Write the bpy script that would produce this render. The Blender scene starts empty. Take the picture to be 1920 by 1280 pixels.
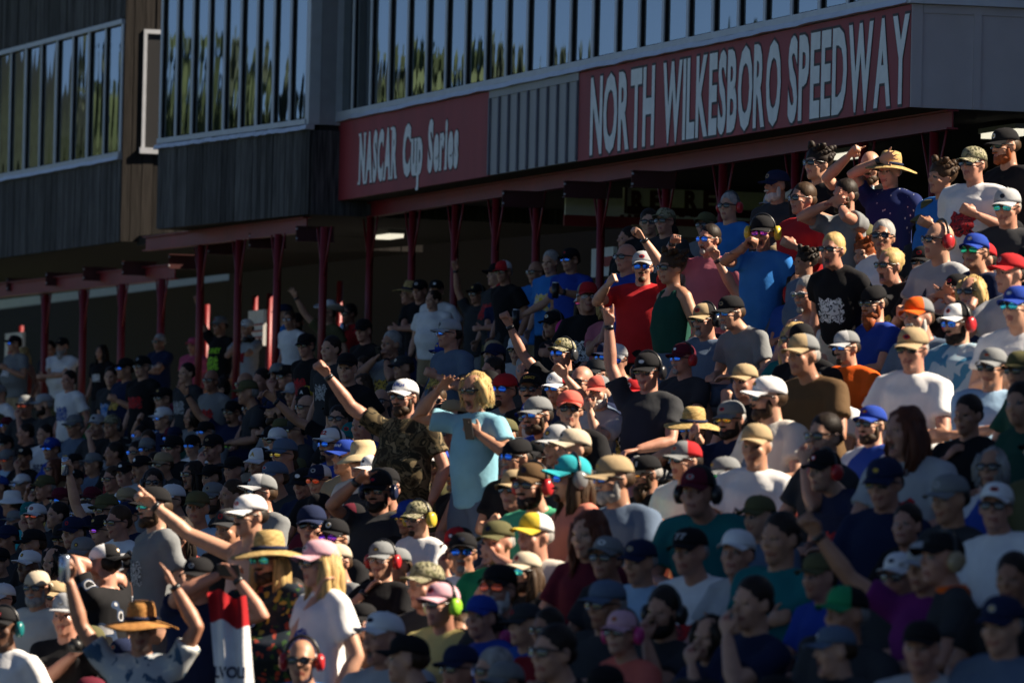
import bpy, bmesh, math, random
import numpy as np
from mathutils import Vector, Matrix, Euler
from mathutils.bvhtree import BVHTree

random.seed(11); rng = np.random.default_rng(11)
D = bpy.data
SC = bpy.context.scene
COL = SC.collection
R = math.radians

# ------------------------------------------------------------------ camera
FPX = 13000.0                     # focal length in pixels of a 1920 wide frame (a long tele lens)
TH, ROLL = R(15.8), R(1.3)
PITCH = math.atan((1010.0 - 640.0) / FPX)
cf = Vector((math.sin(TH) * math.cos(PITCH), math.cos(TH) * math.cos(PITCH), math.sin(PITCH)))
r0 = Vector((math.cos(TH), -math.sin(TH), 0)); u0 = r0.cross(cf)
cr = r0 * math.cos(ROLL) + u0 * math.sin(ROLL)
cu = r0 * -math.sin(ROLL) + u0 * math.cos(ROLL)
cam = D.cameras.new('camera'); camo = D.objects.new('camera', cam); COL.objects.link(camo)
m3 = Matrix((cr, cu, -cf)).transposed()
camo.matrix_world = m3.to_4x4()
cam.sensor_width = 36.0; cam.lens = FPX / 1920 * 36.0
cam.clip_start = 1.0; cam.clip_end = 5000
cam.dof.use_dof = True; cam.dof.focus_distance = 60.0; cam.dof.aperture_fstop = 4.2
SC.camera = camo

def ray(x, y): return cf + cr * ((x - 960) / FPX) + cu * ((640 - y) / FPX)
def proj(p):
    d = p.dot(cf); return 960 + FPX * p.dot(cr) / d, 640 - FPX * p.dot(cu) / d, d
def onX(x, y, X):
    d = ray(x, y); return d * (X / d.x)

# ------------------------------------------------------------------ sky, sun, exposure
SUN_AZ, SUN_EL = R(-16), R(41)     # angle from +X towards +Y
to_sun = Vector((math.cos(SUN_AZ) * math.cos(SUN_EL), math.sin(SUN_AZ) * math.cos(SUN_EL), math.sin(SUN_EL)))
w = D.worlds.new('World'); SC.world = w; w.use_nodes = True
nt = w.node_tree; nt.nodes.clear()
sky = nt.nodes.new('ShaderNodeTexSky'); sky.sky_type = 'NISHITA'; sky.sun_disc = False
sky.sun_elevation = SUN_EL
sky.sun_rotation = math.atan2(to_sun.x, to_sun.y)
sky.air_density = 0.26; sky.dust_density = 0.1; sky.ozone_density = 1.5
bg = nt.nodes.new('ShaderNodeBackground'); bg.inputs['Strength'].default_value = 0.05
wo = nt.nodes.new('ShaderNodeOutputWorld')
nt.links.new(sky.outputs[0], bg.inputs['Color']); nt.links.new(bg.outputs[0], wo.inputs['Surface'])
sl = D.lights.new('sun', 'SUN'); sl.energy = 5.0; sl.angle = R(0.5); sl.color = (1.0, 0.86, 0.68)
so = D.objects.new('sun', sl); COL.objects.link(so)
so.rotation_euler = (-to_sun).to_track_quat('-Z', 'Y').to_euler()
so.location = (60, 40, 60)
vs = SC.view_settings; vs.view_transform = 'Standard'; vs.look = 'None'; vs.exposure = 1.4; vs.gamma = 1.0
vs.use_curve_mapping = False
SC.cycles.use_denoising = True
SC.cycles.max_bounces = 6; SC.cycles.glossy_bounces = 3; SC.cycles.diffuse_bounces = 3
SC.cycles.transmission_bounces = 4; SC.cycles.caustics_reflective = False; SC.cycles.caustics_refractive = False

# ------------------------------------------------------------------ materials
MATS = {}
def new_mat(name):
    m = D.materials.new(name); m.use_nodes = True
    n = m.node_tree.nodes; b = n['Principled BSDF']
    return m, n, m.node_tree.links, b
def rgba(c): return (c[0], c[1], c[2], 1)
def paint(name, col, rough=0.6, metal=0.0, var=0.12, scale=6.0, bump=0.0, bscale=40.0, coords='Object', stretch=(1, 1, 1), spec=0.5):
    if name in MATS: return MATS[name]
    m, n, l, b = new_mat(name)
    tc = n.new('ShaderNodeTexCoord'); mp = n.new('ShaderNodeMapping'); mp.inputs['Scale'].default_value = stretch
    l.new(tc.outputs[coords], mp.inputs['Vector'])
    nz = n.new('ShaderNodeTexNoise'); nz.inputs['Scale'].default_value = scale; nz.inputs['Detail'].default_value = 5
    l.new(mp.outputs[0], nz.inputs['Vector'])
    mr = n.new('ShaderNodeMapRange'); mr.inputs[1].default_value = .25; mr.inputs[2].default_value = .75
    mr.inputs[3].default_value = 1 - var; mr.inputs[4].default_value = 1 + var
    l.new(nz.outputs['Fac'], mr.inputs[0])
    mx = n.new('ShaderNodeVectorMath'); mx.operation = 'SCALE'; mx.inputs[0].default_value = col
    l.new(mr.outputs[0], mx.inputs['Scale']); l.new(mx.outputs[0], b.inputs['Base Color'])
    b.inputs['Roughness'].default_value = rough; b.inputs['Metallic'].default_value = metal
    b.inputs['Specular IOR Level'].default_value = spec
    if bump:
        n2 = n.new('ShaderNodeTexNoise'); n2.inputs['Scale'].default_value = bscale; n2.inputs['Detail'].default_value = 4
        l.new(mp.outputs[0], n2.inputs['Vector'])
        bp = n.new('ShaderNodeBump'); bp.inputs['Strength'].default_value = bump; bp.inputs['Distance'].default_value = .01
        l.new(n2.outputs['Fac'], bp.inputs['Height']); l.new(bp.outputs[0], b.inputs['Normal'])
    MATS[name] = m
    return m

def cloth(col, name=None):
    name = name or 'cloth_%.3f_%.3f_%.3f' % col
    return paint(name, col, rough=.92, var=.10, scale=9, bump=.35, bscale=22, spec=.15)
def ramp_mat(name, stops, scale=8, rough=.9, tex='NOISE', detail=2, stretch=(1, 1, 1), distortion=0.0, const=True, bump=0):
    if name in MATS: return MATS[name]
    m, n, l, b = new_mat(name)
    tc = n.new('ShaderNodeTexCoord'); mp = n.new('ShaderNodeMapping'); mp.inputs['Scale'].default_value = stretch
    l.new(tc.outputs['Object'], mp.inputs['Vector'])
    if tex == 'NOISE':
        t = n.new('ShaderNodeTexNoise'); t.inputs['Detail'].default_value = detail; t.inputs['Distortion'].default_value = distortion; out = t.outputs['Fac']
    elif tex == 'VORONOI':
        t = n.new('ShaderNodeTexVoronoi'); out = t.outputs['Distance']
    elif tex == 'CELL':
        t = n.new('ShaderNodeTexVoronoi'); s = n.new('ShaderNodeSeparateColor'); l.new(t.outputs['Color'], s.inputs[0]); out = s.outputs[0]
    elif tex == 'WAVE':
        t = n.new('ShaderNodeTexWave'); t.inputs['Distortion'].default_value = distortion; out = t.outputs['Fac']
    elif tex == 'CHECKER':
        t = n.new('ShaderNodeTexChecker'); out = t.outputs['Fac']
    t.inputs['Scale'].default_value = scale
    l.new(mp.outputs[0], t.inputs['Vector'])
    cr_ = n.new('ShaderNodeValToRGB'); cr_.color_ramp.interpolation = 'CONSTANT' if const else 'LINEAR'
    e = cr_.color_ramp.elements
    while len(e) < len(stops): e.new(0.5)
    for k, (p, c) in enumerate(stops): e[k].position = p; e[k].color = rgba(c)
    l.new(out, cr_.inputs['Fac']); l.new(cr_.outputs[0], b.inputs['Base Color'])
    b.inputs['Roughness'].default_value = rough; b.inputs['Specular IOR Level'].default_value = .2
    if bump:
        bp = n.new('ShaderNodeBump'); bp.inputs['Strength'].default_value = bump; bp.inputs['Distance'].default_value = .01
        l.new(out, bp.inputs['Height']); l.new(bp.outputs[0], b.inputs['Normal'])
    MATS[name] = m
    return m

# ------------------------------------------------------------------ mesh builder
class MB:
    def __init__(s): s.v = []; s.f = []; s.m = []
    def add(s, vs_, fs, mi=0):
        o = len(s.v); s.v += [tuple(q) for q in vs_]; s.f += [tuple(i + o for i in q) for q in fs]; s.m += [mi] * len(fs); return s
    def box(s, a, b, mi=0, M=None):
        x0, y0, z0 = a; x1, y1, z1 = b
        vs_ = [(x0, y0, z0), (x1, y0, z0), (x1, y1, z0), (x0, y1, z0), (x0, y0, z1), (x1, y0, z1), (x1, y1, z1), (x0, y1, z1)]
        if M is not None: vs_ = [tuple(M @ Vector(q)) for q in vs_]
        return s.add(vs_, [(0, 3, 2, 1), (4, 5, 6, 7), (0, 1, 5, 4), (1, 2, 6, 5), (2, 3, 7, 6), (3, 0, 4, 7)], mi)
    def tube(s, pts, rad, n=8, mi=0, flat=None):
        """closed tube along pts; rad float or list; flat=(axis Vector, ratio) squashes rings"""
        pts = [Vector(p) for p in pts]; k = len(pts)
        if not hasattr(rad, '__len__'): rad = [rad] * k
        vs_, fs = [], []
        up = None
        for i in range(k):
            t = (pts[min(i + 1, k - 1)] - pts[max(i - 1, 0)])
            if t.length < 1e-9: t = Vector((0, 0, 1))
            t.normalize()
            if up is None:
                up = Vector((0, 0, 1)) if abs(t.z) < .9 else Vector((1, 0, 0))
                if flat: up = flat[0]
            a = (up - t * up.dot(t)).normalized(); bb = t.cross(a); up = a
            ra = rad[i] * (flat[1] if flat else 1)
            for j in range(n):
                an = 2 * math.pi * j / n
                vs_.append(pts[i] + a * (math.cos(an) * ra) + bb * (math.sin(an) * rad[i]))
        for i in range(k - 1):
            for j in range(n):
                fs.append((i * n + j, i * n + (j + 1) % n, (i + 1) * n + (j + 1) % n, (i + 1) * n + j))
        fs.append(tuple(range(n - 1, -1, -1))); fs.append(tuple(range((k - 1) * n, k * n)))
        return s.add(vs_, fs, mi)
    def rings(s, rs, n=16, mi=0, M=None):
        """loft of elliptical rings (cx,cy,cz,rx,ry), capped"""
        vs_, fs = [], []
        for cx, cy, cz, rx, ry in rs:
            for j in range(n):
                a = 2 * math.pi * j / n
                p = Vector((cx + rx * math.cos(a), cy + ry * math.sin(a), cz))
                vs_.append(M @ p if M is not None else p)
        for i in range(len(rs) - 1):
            for j in range(n):
                fs.append((i * n + j, i * n + (j + 1) % n, (i + 1) * n + (j + 1) % n, (i + 1) * n + j))
        fs.append(tuple(range(n - 1, -1, -1))); fs.append(tuple(range((len(rs) - 1) * n, len(rs) * n)))
        return s.add(vs_, fs, mi)
    def ell(s, c, r, mi=0, M=None, nu=12, nv=8):
        vs_, fs = [], []
        c = Vector(c)
        vs_.append(c + Vector((0, 0, -r[2])))
        for i in range(1, nv):
            ph = -math.pi / 2 + math.pi * i / nv
            for j in range(nu):
                a = 2 * math.pi * j / nu
                vs_.append(c + Vector((r[0] * math.cos(ph) * math.cos(a), r[1] * math.cos(ph) * math.sin(a), r[2] * math.sin(ph))))
        vs_.append(c + Vector((0, 0, r[2])))
        if M is not None: vs_ = [M @ q for q in vs_]
        for j in range(nu):
            fs.append((0, 1 + (j + 1) % nu, 1 + j))
            t = 1 + (nv - 2) * nu
            fs.append((t + j, t + (j + 1) % nu, len(vs_) - 1))
        for i in range(nv - 2):
            for j in range(nu):
                a = 1 + i * nu
                fs.append((a + j, a + (j + 1) % nu, a + nu + (j + 1) % nu, a + nu + j))
        return s.add(vs_, fs, mi)
    def mesh(s, name, smooth=False):
        me = D.meshes.new(name); me.from_pydata(s.v, [], s.f)
        me.polygons.foreach_set('material_index', s.m)
        if smooth: me.polygons.foreach_set('use_smooth', [True] * len(s.f))
        me.update(); return me
    def build(s, name, mats, parent=None, smooth=False):
        me = s.mesh(name, smooth)
        for m in (mats if isinstance(mats, (list, tuple)) else [mats]): me.materials.append(m)
        return link(name, me, parent)
def link(name, data, parent=None, loc=None):
    o = D.objects.new(name, data); COL.objects.link(o)
    if parent is not None: o.parent = parent
    if loc is not None: o.location = loc
    return o
def tag(o, label=None, cat=None, group=None, kind=None):
    if label: o['label'] = label
    if cat: o['category'] = cat
    if group: o['group'] = group
    if kind: o['kind'] = kind
    return o
def thing(name, label, cat, loc=(0, 0, 0), group=None):
    return tag(link(name, None, None, loc), label, cat, group)
def boxo(name, a, b, mat, parent=None):
    return MB().box(a, b).build(name, mat, parent)

# ================================================================== THE SETTING
def dz(Y): return -0.3 * min(max((Y - 70) / 30, 0), 1.3)      # the stand falls slightly towards its far end
TREAD, RISE, XTOP, ZTOP, NROW = 0.8, 0.32, 18.4, 1.4, 15
concrete = paint('concrete', (.10, .097, .094), .9, var=.25, scale=1.5, bump=.3)
asphalt = paint('asphalt', (.05, .05, .052), .9, var=.3, scale=.8, bump=.2)
grass = paint('grass', (.05, .085, .025), .95, var=.35, scale=.4)
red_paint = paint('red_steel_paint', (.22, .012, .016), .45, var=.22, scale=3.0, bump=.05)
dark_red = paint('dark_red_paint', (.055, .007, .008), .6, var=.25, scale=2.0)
sign_red = paint('sign_red_paint', (.30, .03, .038), .6, var=.26, scale=1.6, stretch=(1, 1, .35))
white_letter = paint('white_letter_paint', (.88, .88, .88), .6, var=.10, scale=7)
outline_black = paint('black_letter_outline', (.02, .015, .018), .6)
trim_grey = paint('grey_trim_paint', (.33, .33, .35), .5, var=.1, scale=5)
panel_grey = paint('grey_panel_paint', (.36, .355, .37), .6, var=.07, scale=4, stretch=(1, 1, .3))
alu = paint('aluminium_frame', (.52, .54, .58), .4, metal=.15, var=.08)
flash = paint('metal_flashing', (.55, .57, .62), .35, metal=.3, var=.08, bump=.2, bscale=9)
black_gasket = paint('black_gasket', (.006, .006, .008), .6)
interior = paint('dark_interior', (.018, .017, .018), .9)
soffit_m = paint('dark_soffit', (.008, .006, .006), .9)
alu_bench = paint('bench_aluminium', (.35, .36, .38), .4, metal=.6)

def wood_mat(name, c0, c1):
    m, n, l, b = new_mat(name)
    tc = n.new('ShaderNodeTexCoord'); mp = n.new('ShaderNodeMapping'); mp.inputs['Scale'].default_value = (14, 14, .7)
    l.new(tc.outputs['Object'], mp.inputs['Vector'])
    nz = n.new('ShaderNodeTexNoise'); nz.inputs['Scale'].default_value = 3; nz.inputs['Detail'].default_value = 8
    l.new(mp.outputs[0], nz.inputs['Vector'])
    r_ = n.new('ShaderNodeValToRGB'); r_.color_ramp.elements[0].position = .3; r_.color_ramp.elements[1].position = .75
    r_.color_ramp.elements[0].color = rgba(c0); r_.color_ramp.elements[1].color = rgba(c1)
    l.new(nz.outputs['Fac'], r_.inputs[0])
    g = n.new('ShaderNodeNewGeometry'); mr = n.new('ShaderNodeMapRange'); mr.inputs[3].default_value = .55; mr.inputs[4].default_value = 1.45
    l.new(g.outputs['Random Per Island'], mr.inputs[0])
    v = n.new('ShaderNodeVectorMath'); v.operation = 'SCALE'; l.new(r_.outputs[0], v.inputs[0]); l.new(mr.outputs[0], v.inputs['Scale'])
    l.new(v.outputs[0], b.inputs['Base Color']); b.inputs['Roughness'].default_value = .85; b.inputs['Specular IOR Level'].default_value = .2
    bp = n.new('ShaderNodeBump'); bp.inputs['Strength'].default_value = .5; bp.inputs['Distance'].default_value = .01
    l.new(nz.outputs['Fac'], bp.inputs['Height']); l.new(bp.outputs[0], b.inputs['Normal'])
    MATS[name] = m; return m
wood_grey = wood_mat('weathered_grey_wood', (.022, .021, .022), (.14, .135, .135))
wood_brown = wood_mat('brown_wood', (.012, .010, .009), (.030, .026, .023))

def glass_mat():
    m, n, l, b = new_mat('window_glass')
    b.inputs['Base Color'].default_value = (.01, .014, .016, 1); b.inputs['Roughness'].default_value = .015
    b.inputs['Specular IOR Level'].default_value = 1.0; b.inputs['IOR'].default_value = 2.5; b.inputs['Specular Tint'].default_value = (.9, .97, .95, 1)
    tc = n.new('ShaderNodeTexCoord'); mp = n.new('ShaderNodeMapping'); mp.inputs['Scale'].default_value = (1.2, 1.2, .35)
    l.new(tc.outputs['Object'], mp.inputs['Vector'])
    nz = n.new('ShaderNodeTexNoise'); nz.inputs['Scale'].default_value = 1.6; nz.inputs['Detail'].default_value = 1
    l.new(mp.outputs[0], nz.inputs['Vector'])
    bp = n.new('ShaderNodeBump'); bp.inputs['Strength'].default_value = .06; bp.inputs['Distance'].default_value = .05
    l.new(nz.outputs['Fac'], bp.inputs['Height']); l.new(bp.outputs[0], b.inputs['Normal'])
    return m
glass = glass_mat()

# ---- ground, track, stand
def sheet(name, x0, x1, y0, y1, z, mat):
    o = MB().add([(x0, y0, z), (x1, y0, z), (x1, y1, z), (x0, y1, z)], [(0, 1, 2, 3)]).build(name, mat)
    return tag(o, kind='structure')
sheet('ground', -2500, 2500, -1500, 3500, -6.0, grass)
sheet('track', -16, 3.5, -60, 190, -5.99, asphalt)
def drop(Y): return -0.05 * min(max(Y - 51, 0), 32)              # the seating rows fall away towards the far end
def x_walk(Y): return 18.4 + 2.0 * min(max((Y - 55) / 25, 0), 1)    # front edge of the walkway behind the top row
def row_floor(i, Y): return min(ZTOP - .16 - RISE * i + drop(Y), ZTOP - .06 + dz(Y))
R0 = -3
mb = MB()
YS = [14 + 3.4 * k for k in range(31)]
prof = []
for i in range(R0, NROW):
    prof += [(XTOP - TREAD * i - .002, i), (XTOP - TREAD * (i + 1), i)]
k = len(prof) + 1
for Y in YS:
    for (x, i) in prof: mb.v.append((x, Y, row_floor(i, Y)))
    mb.v.append((XTOP - TREAD * NROW - .002, Y, -6.0))
for a in range(len(YS) - 1):
    for b_ in range(k - 1):
        mb.f.append((a * k + b_, a * k + b_ + 1, (a + 1) * k + b_ + 1, (a + 1) * k + b_)); mb.m.append(0)
tag(mb.build('grandstand_terrace', concrete), kind='structure')
mb = MB()
for Y in YS:
    z = ZTOP + dz(Y); mb.v += [(30, Y, z), (x_walk(Y), Y, z), (x_walk(Y), Y, z - 3.2)]
for a in range(len(YS) - 1):
    for b_ in range(2): mb.f.append((a * 3 + b_, a * 3 + b_ + 1, a * 3 + b_ + 4, a * 3 + b_ + 3)); mb.m.append(0)
tag(mb.build('walkway', concrete), kind='structure')
ORD15 = 'first second third fourth fifth sixth seventh eighth ninth tenth eleventh twelfth thirteenth fourteenth fifteenth'.split()
for i in range(NROW):
    xc = XTOP - TREAD * (i + .5) + .17
    t = thing('bench', 'long aluminium bench, %s row of the terrace counted from the top' % ORD15[i], 'bench', (xc, 60, 0), 'benches on the terrace rows')
    mb = MB(); mb2 = MB()
    for a in range(len(YS) - 1):
        y0, y1 = YS[a] - 60, YS[a + 1] - 60
        za, zb = row_floor(i, YS[a]) + .43, row_floor(i, YS[a + 1]) + .43
        mb.add([(-.14, y0, za - .04), (.14, y0, za - .04), (.14, y0, za), (-.14, y0, za), (-.14, y1, zb - .04), (.14, y1, zb - .04), (.14, y1, zb), (-.14, y1, zb)],
               [(0, 1, 2, 3), (7, 6, 5, 4), (0, 4, 5, 1), (1, 5, 6, 2), (2, 6, 7, 3), (3, 7, 4, 0)])
        mb2.box((-.03, y0 + 1, za - .44), (.03, y0 + 1.06, za - .045))
    mb.build('seat', alu_bench, t); mb2.build('bracket', alu_bench, t)['kind'] = 'stuff'

# ---- generic pieces of the press buildings
def seg_frame(P0, P1):
    """frame whose local x runs along the facade from P0 to P1, y into the building, z up"""
    d = Vector((P1[0] - P0[0], P1[1] - P0[1], 0)); L = d.length; d.normalize()
    n_in = Vector((d.y, -d.x, 0))
    if n_in.x < 0: n_in = -n_in
    M = Matrix(((d.x, n_in.x, 0, P0[0]), (d.y, n_in.y, 0, P0[1]), (0, 0, 1, 0), (0, 0, 0, 1)))
    return M, L
def frame_thing(name, label, cat, P0, P1, group=None):
    M, L = seg_frame(P0, P1)
    o = thing(name, label, cat, group=group); o.matrix_world = M
    return o, L
def window_strip(b, s0, s1, z0, z1, n, wide_every=None, y=0.0):
    """glazed strip along local x: light mullion caps with black flanks, one pane per bay"""
    bay = (s1 - s0) / n
    cap = MB().box((-.04, -.024, 0), (.04, -.008, z1 - z0)).mesh('mullion_cap'); cap.materials.append(alu)
    flank = MB().box((-.022, -.008, 0), (.022, .045, z1 - z0)).mesh('mullion_flank'); flank.materials.append(black_gasket)
    capw = MB().box((-.06, -.028, 0), (.06, -.008, z1 - z0)).mesh('mullion_cap_wide'); capw.materials.append(alu)
    pane_me = MB().box((.024, 0, .02), (bay - .024, .012, z1 - z0 - .02)).mesh('pane'); pane_me.materials.append(glass)
    for k in range(n + 1):
        wide = wide_every and k % wide_every == 0
        o = link('mullion', capw if wide else cap, b, (s0 + k * bay, y, z0))
        f = link('mullion_core', flank, o)
        if k < n:
            p = link('pane', pane_me, b, (s0 + k * bay, y + .014, z0))
            p.rotation_euler = (R(random.uniform(-.12, .12)), 0, R(random.uniform(-.25, .25)))
    boxo('window_sill', (s0 - .03, -.05 + y, z0 - .07), (s1 + .03, .08 + y, z0 - .001), alu, b)
    boxo('window_head', (s0 - .03, -.045 + y, z1 + .001), (s1 + .03, .08 + y, z1 + .07), alu, b)
def flashing(b, s0, s1, z, y=0.0):
    mb = MB(); n = 60
    for k in range(n + 1):
        s = s0 + (s1 - s0) * k / n; q = random.uniform(-.012, .012); zz = random.uniform(-.008, .008)
        for (yy, z_) in ((y - .075 + q, z - .02 + zz), (y - .06 + q, z + .035 + zz), (y + .05, z + .05), (y + .05, z - .02)):
            mb.v.append((s, yy, z_))
    for k in range(n):
        for j in range(4):
            mb.f.append((4 * k + j, 4 * k + (j + 1) % 4, 4 * k + 4 + (j + 1) % 4, 4 * k + 4 + j)); mb.m.append(0)
    mb.f += [(0, 1, 2, 3), (4 * n + 3, 4 * n + 2, 4 * n + 1, 4 * n)]; mb.m += [0, 0]
    return mb.build('flashing', flash, b)
def planks(name, b, s0, s1, z0, z1, y, mat, wdt=.16, side=None):
    mb = MB(); s = s0
    while s < s1 - .01:
        e = min(s + wdt * random.uniform(.8, 1.2), s1)
        yy = y - random.uniform(0, .012)
        mb.box((s + .003, yy, z0 + random.uniform(0, .004)), (e - .003, yy + .03, z1)); s = e
    o = mb.build(name, mat, b); o['kind'] = 'stuff'; return o

# ---- section A: the pale press box with the two red signs
XA, YA0, YA1 = 21.9, 85.97, 63.45          # far end, near end
DEEP = 4.3
A, LA = frame_thing('press_box', 'pale grey press box with a long window row above the red signs', 'building', (XA, YA0), (XA, YA1))
window_strip(A, .05, LA - .12, 5.39, 7.35, 25)
flashing(A, -.02, LA + .02, 5.285)
boxo('upper_wall', (0, .0, 7.43), (LA, DEEP, 8.5), panel_grey, A)
boxo('roof', (-.3, -.5, 8.5), (LA + .3, DEEP + .3, 8.75), trim_grey, A)
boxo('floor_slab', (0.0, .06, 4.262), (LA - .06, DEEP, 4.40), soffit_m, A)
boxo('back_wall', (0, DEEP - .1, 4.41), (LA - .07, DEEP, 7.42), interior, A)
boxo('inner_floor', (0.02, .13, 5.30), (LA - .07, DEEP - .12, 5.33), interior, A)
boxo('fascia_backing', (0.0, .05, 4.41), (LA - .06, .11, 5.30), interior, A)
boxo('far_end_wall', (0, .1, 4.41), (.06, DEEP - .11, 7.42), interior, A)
boxo('corner_post', (LA - .11, -.02, 5.34), (LA + .01, .10, 7.43), trim_grey, A)
# board and batten panel between the signs
sB0, sB1 = YA0 - 78.56, YA0 - 74.83
boxo('batten_panel', (sB0, .0, 4.27), (sB1, .045, 5.262), panel_grey, A)
boxo('panel_rail', (sB0, -.018, 5.175), (sB1, -.001, 5.262), panel_grey, A)
mb = MB().box((-.022, -.03, 4.272), (.022, -.001, 5.174)).mesh('batten'); mb.materials.append(paint('batten_blue_grey', (.15, .15, .185), .6))
for kk in range(10):
    link('batten', mb, A, (sB0 + .03 + kk * (sB1 - sB0 - .06) / 9, 0, 0))
# end wall towards the camera (its own x runs into the building)
end_paint = paint('end_wall_paint', (.52, .48, .50), .6, var=.06, scale=3)
boxo('end_wall', (LA - .05, .0, 4.262), (LA, DEEP, 5.262), end_paint, A)
boxo('end_upper_wall', (LA - .05, .11, 5.34), (LA, DEEP, 8.49), panel_grey, A)
st = MB()
for yy in (.0, .64, 1.32, 2.0, 2.68, 3.36, 4.04):
    boxo('stile', (LA + .001, yy, 4.262), (LA + .022, yy + (.11 if yy == 0 else .075), 5.262), end_paint, A)
boxo('rail', (LA + .001, .115, 5.18), (LA + .018, DEEP, 5.262), end_paint, A)
boxo('end_flashing', (LA + .001, -.05, 5.265), (LA + .09, DEEP, 5.335), flash, A)
for yy in (.75, 1.6, 2.45, 3.3):
    boxo('upper_stile', (LA + .001, yy, 5.336), (LA + .02, yy + .06, 8.49), trim_grey, A)

# ---- signs and their letters
def text_mesh(txt, offset=0.0, extrude=0.0):
    c = D.curves.new('t', 'FONT'); c.body = txt; c.size = 1; c.offset = offset; c.extrude = extrude; c.resolution_u = 3
    o = D.objects.new('t', c); COL.objects.link(o)
    dg = bpy.context.evaluated_depsgraph_get(); me = D.meshes.new_from_object(o.evaluated_get(dg))
    D.objects.remove(o); D.curves.remove(c)
    return me
def put_word(parent, word, s0, s1, z0, z1, ybase, offs=.02, shear=0.0, seriffed=False, caps_h=.73):
    """letters of one word filling s0..s1 along local x, cap height z0..z1; each letter a part with its dark outline"""
    adv = []; x = 0; items = []
    for ch in word:
        me = text_mesh(ch, offs, .0015)
        xs = [v.co.x for v in me.vertices]; a, b = min(xs), max(xs)
        items.append((ch, me, x - a)); x += (b - a) + .07
    tot = x - .07; kx = (s1 - s0) / tot; kz = (z1 - z0) / caps_h
    for ch, me, xo in items:
        ml = me.copy(); mo = text_mesh(ch, offs + .024, .001)
        for q, yy, mm in ((ml, -.006, white_letter), (mo, -.003, outline_black)):
            for v in q.vertices:
                zz = v.co.y * kz
                v.co = Vector((s0 + (v.co.x + xo) * kx + zz * shear, ybase + yy - v.co.z * .6, z0 + zz))
            q.materials.clear(); q.materials.append(mm)
        if seriffed:
            # slab serifs: short bars at head and foot of the stems
            bm = bmesh.new(); bm.from_mesh(ml)
            vs_ = [v.co.copy() for v in bm.verts]
            zmin, zmax = min(v.z for v in vs_), max(v.z for v in vs_)
            xmin, xmax = min(v.x for v in vs_), max(v.x for v in vs_)
            ww = xmax - xmin; hh = .035
            for (cx, zz) in SERIF.get(ch, ()):
                X = xmin + ww * cx; Z = zmin if zz == 0 else zmax - hh
                mtx = Matrix.Translation((X + (Z - z0) * shear * 0, ybase - .0085, Z + hh / 2)) @ Matrix.Diagonal((.11, .006, hh, 1))
                bmesh.ops.create_cube(bm, size=1, matrix=mtx)
            bm.to_mesh(ml); bm.free()
        o = link('letter', ml, parent); o['label'] = 'white painted letter ' + ch
        link('letter_outline', mo, o)
SERIF = {'N': ((.08, 0), (.12, 1), (.92, 1)), 'A': ((.1, 0), (.9, 0)), 'R': ((.12, 0), (.1, 1), (.9, 0)), 'p': ((.15, 0),), 'r': ((.2, 0),), 'i': ((.5, 0),), 'u': ((.12, 1), (.85, 1), (.9, 0))}
def sY(x, y): return YA0 - onX(x, y, XA).y
S1 = tag(link('sign_board', None), 'red sign board reading NASCAR Cup Series in white slab letters', 'sign'); S1.matrix_world = seg_frame((XA, YA0), (XA, YA1))[0]
for a, b in ((0.0, 2.46), (2.462, 4.93), (4.932, sB0 - .004)):
    boxo('board_panel', (a, -.006, 4.262), (b, .045, 5.258), sign_red, S1)
put_word(S1, 'NASCAR', sY(675, 300), sY(746, 290), 4.46, 5.06, -.006, .052, 0.03, True)
put_word(S1, 'Cup', sY(757, 280), sY(794, 280), 4.46, 5.06, -.006, .05, 0.02, True)
put_word(S1, 'Series', sY(804, 280), sY(861, 270), 4.46, 5.06, -.006, .05, 0.02, True)
S2 = tag(link('sign_board', None), 'long red sign board reading NORTH WILKESBORO SPEEDWAY in tall white letters', 'sign'); S2.matrix_world = seg_frame((XA, YA0), (XA, YA1))[0]
for a, b in ((sB1 + .004, 14.6), (14.602, 18.2), (18.202, LA)):
    boxo('board_panel', (a, -.006, 4.262), (b, .045, 5.258), sign_red, S2)
put_word(S2, 'NORTH', sY(1109, 210), sY(1229, 190), 4.34, 5.19, -.006, .032)
put_word(S2, 'WILKESBORO', sY(1245, 180), sY(1466, 150), 4.34, 5.19, -.006, .032)
put_word(S2, 'SPEEDWAY', sY(1480, 150), sY(1706, 110), 4.34, 5.19, -.006, .032)

# ---- section B and C: the weathered timber suites
def at_depth(x, y, d): return ray(x, y) * d
PB1 = at_depth(581, 258, 88.35); PB0 = at_depth(297, 300, 93.7)
B, LB = frame_thing('timber_suite', 'weathered dark timber suite with nine tall window bays left of the red signs', 'building', (PB0.x, PB0.y), (PB1.x, PB1.y))
zb0, zb1 = 4.07, 5.17
DB = 4.5
planks('timber_cladding', B, 0, LB, zb0, zb1 - .02, 0, wood_grey)
flashing(B, -.03, LB + .02, zb1)
window_strip(B, .08, LB - .1, zb1 + .12, zb1 + 2.03, 9)
planks('upper_cladding', B, 0, LB, zb1 + 2.12, zb1 + 3.2, 0, wood_grey)
boxo('corner_post', (LB - .10, -.03, zb1 + .05), (LB + .02, .12, zb1 + 2.1), alu, B)
boxo('end_frame_post', (LB - .02, .34, zb1 + .05), (LB + .02, .44, zb1 + 2.1), alu, B)
boxo('end_panel', (LB - .015, .121, zb1 + .05), (LB + .012, .339, zb1 + 2.1), trim_grey, B)
boxo('end_pane', (LB - .012, .441, zb1 + .05), (LB + .006, DB - .2, zb1 + 2.1), black_gasket, B)
planks('end_cladding', B, .0, .001, 0, 0, 0, wood_grey) if False else None
boxo('end_cladding', (LB - .03, .035, zb0), (LB + .012, DB, zb1 - .02), wood_grey, B)
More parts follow.
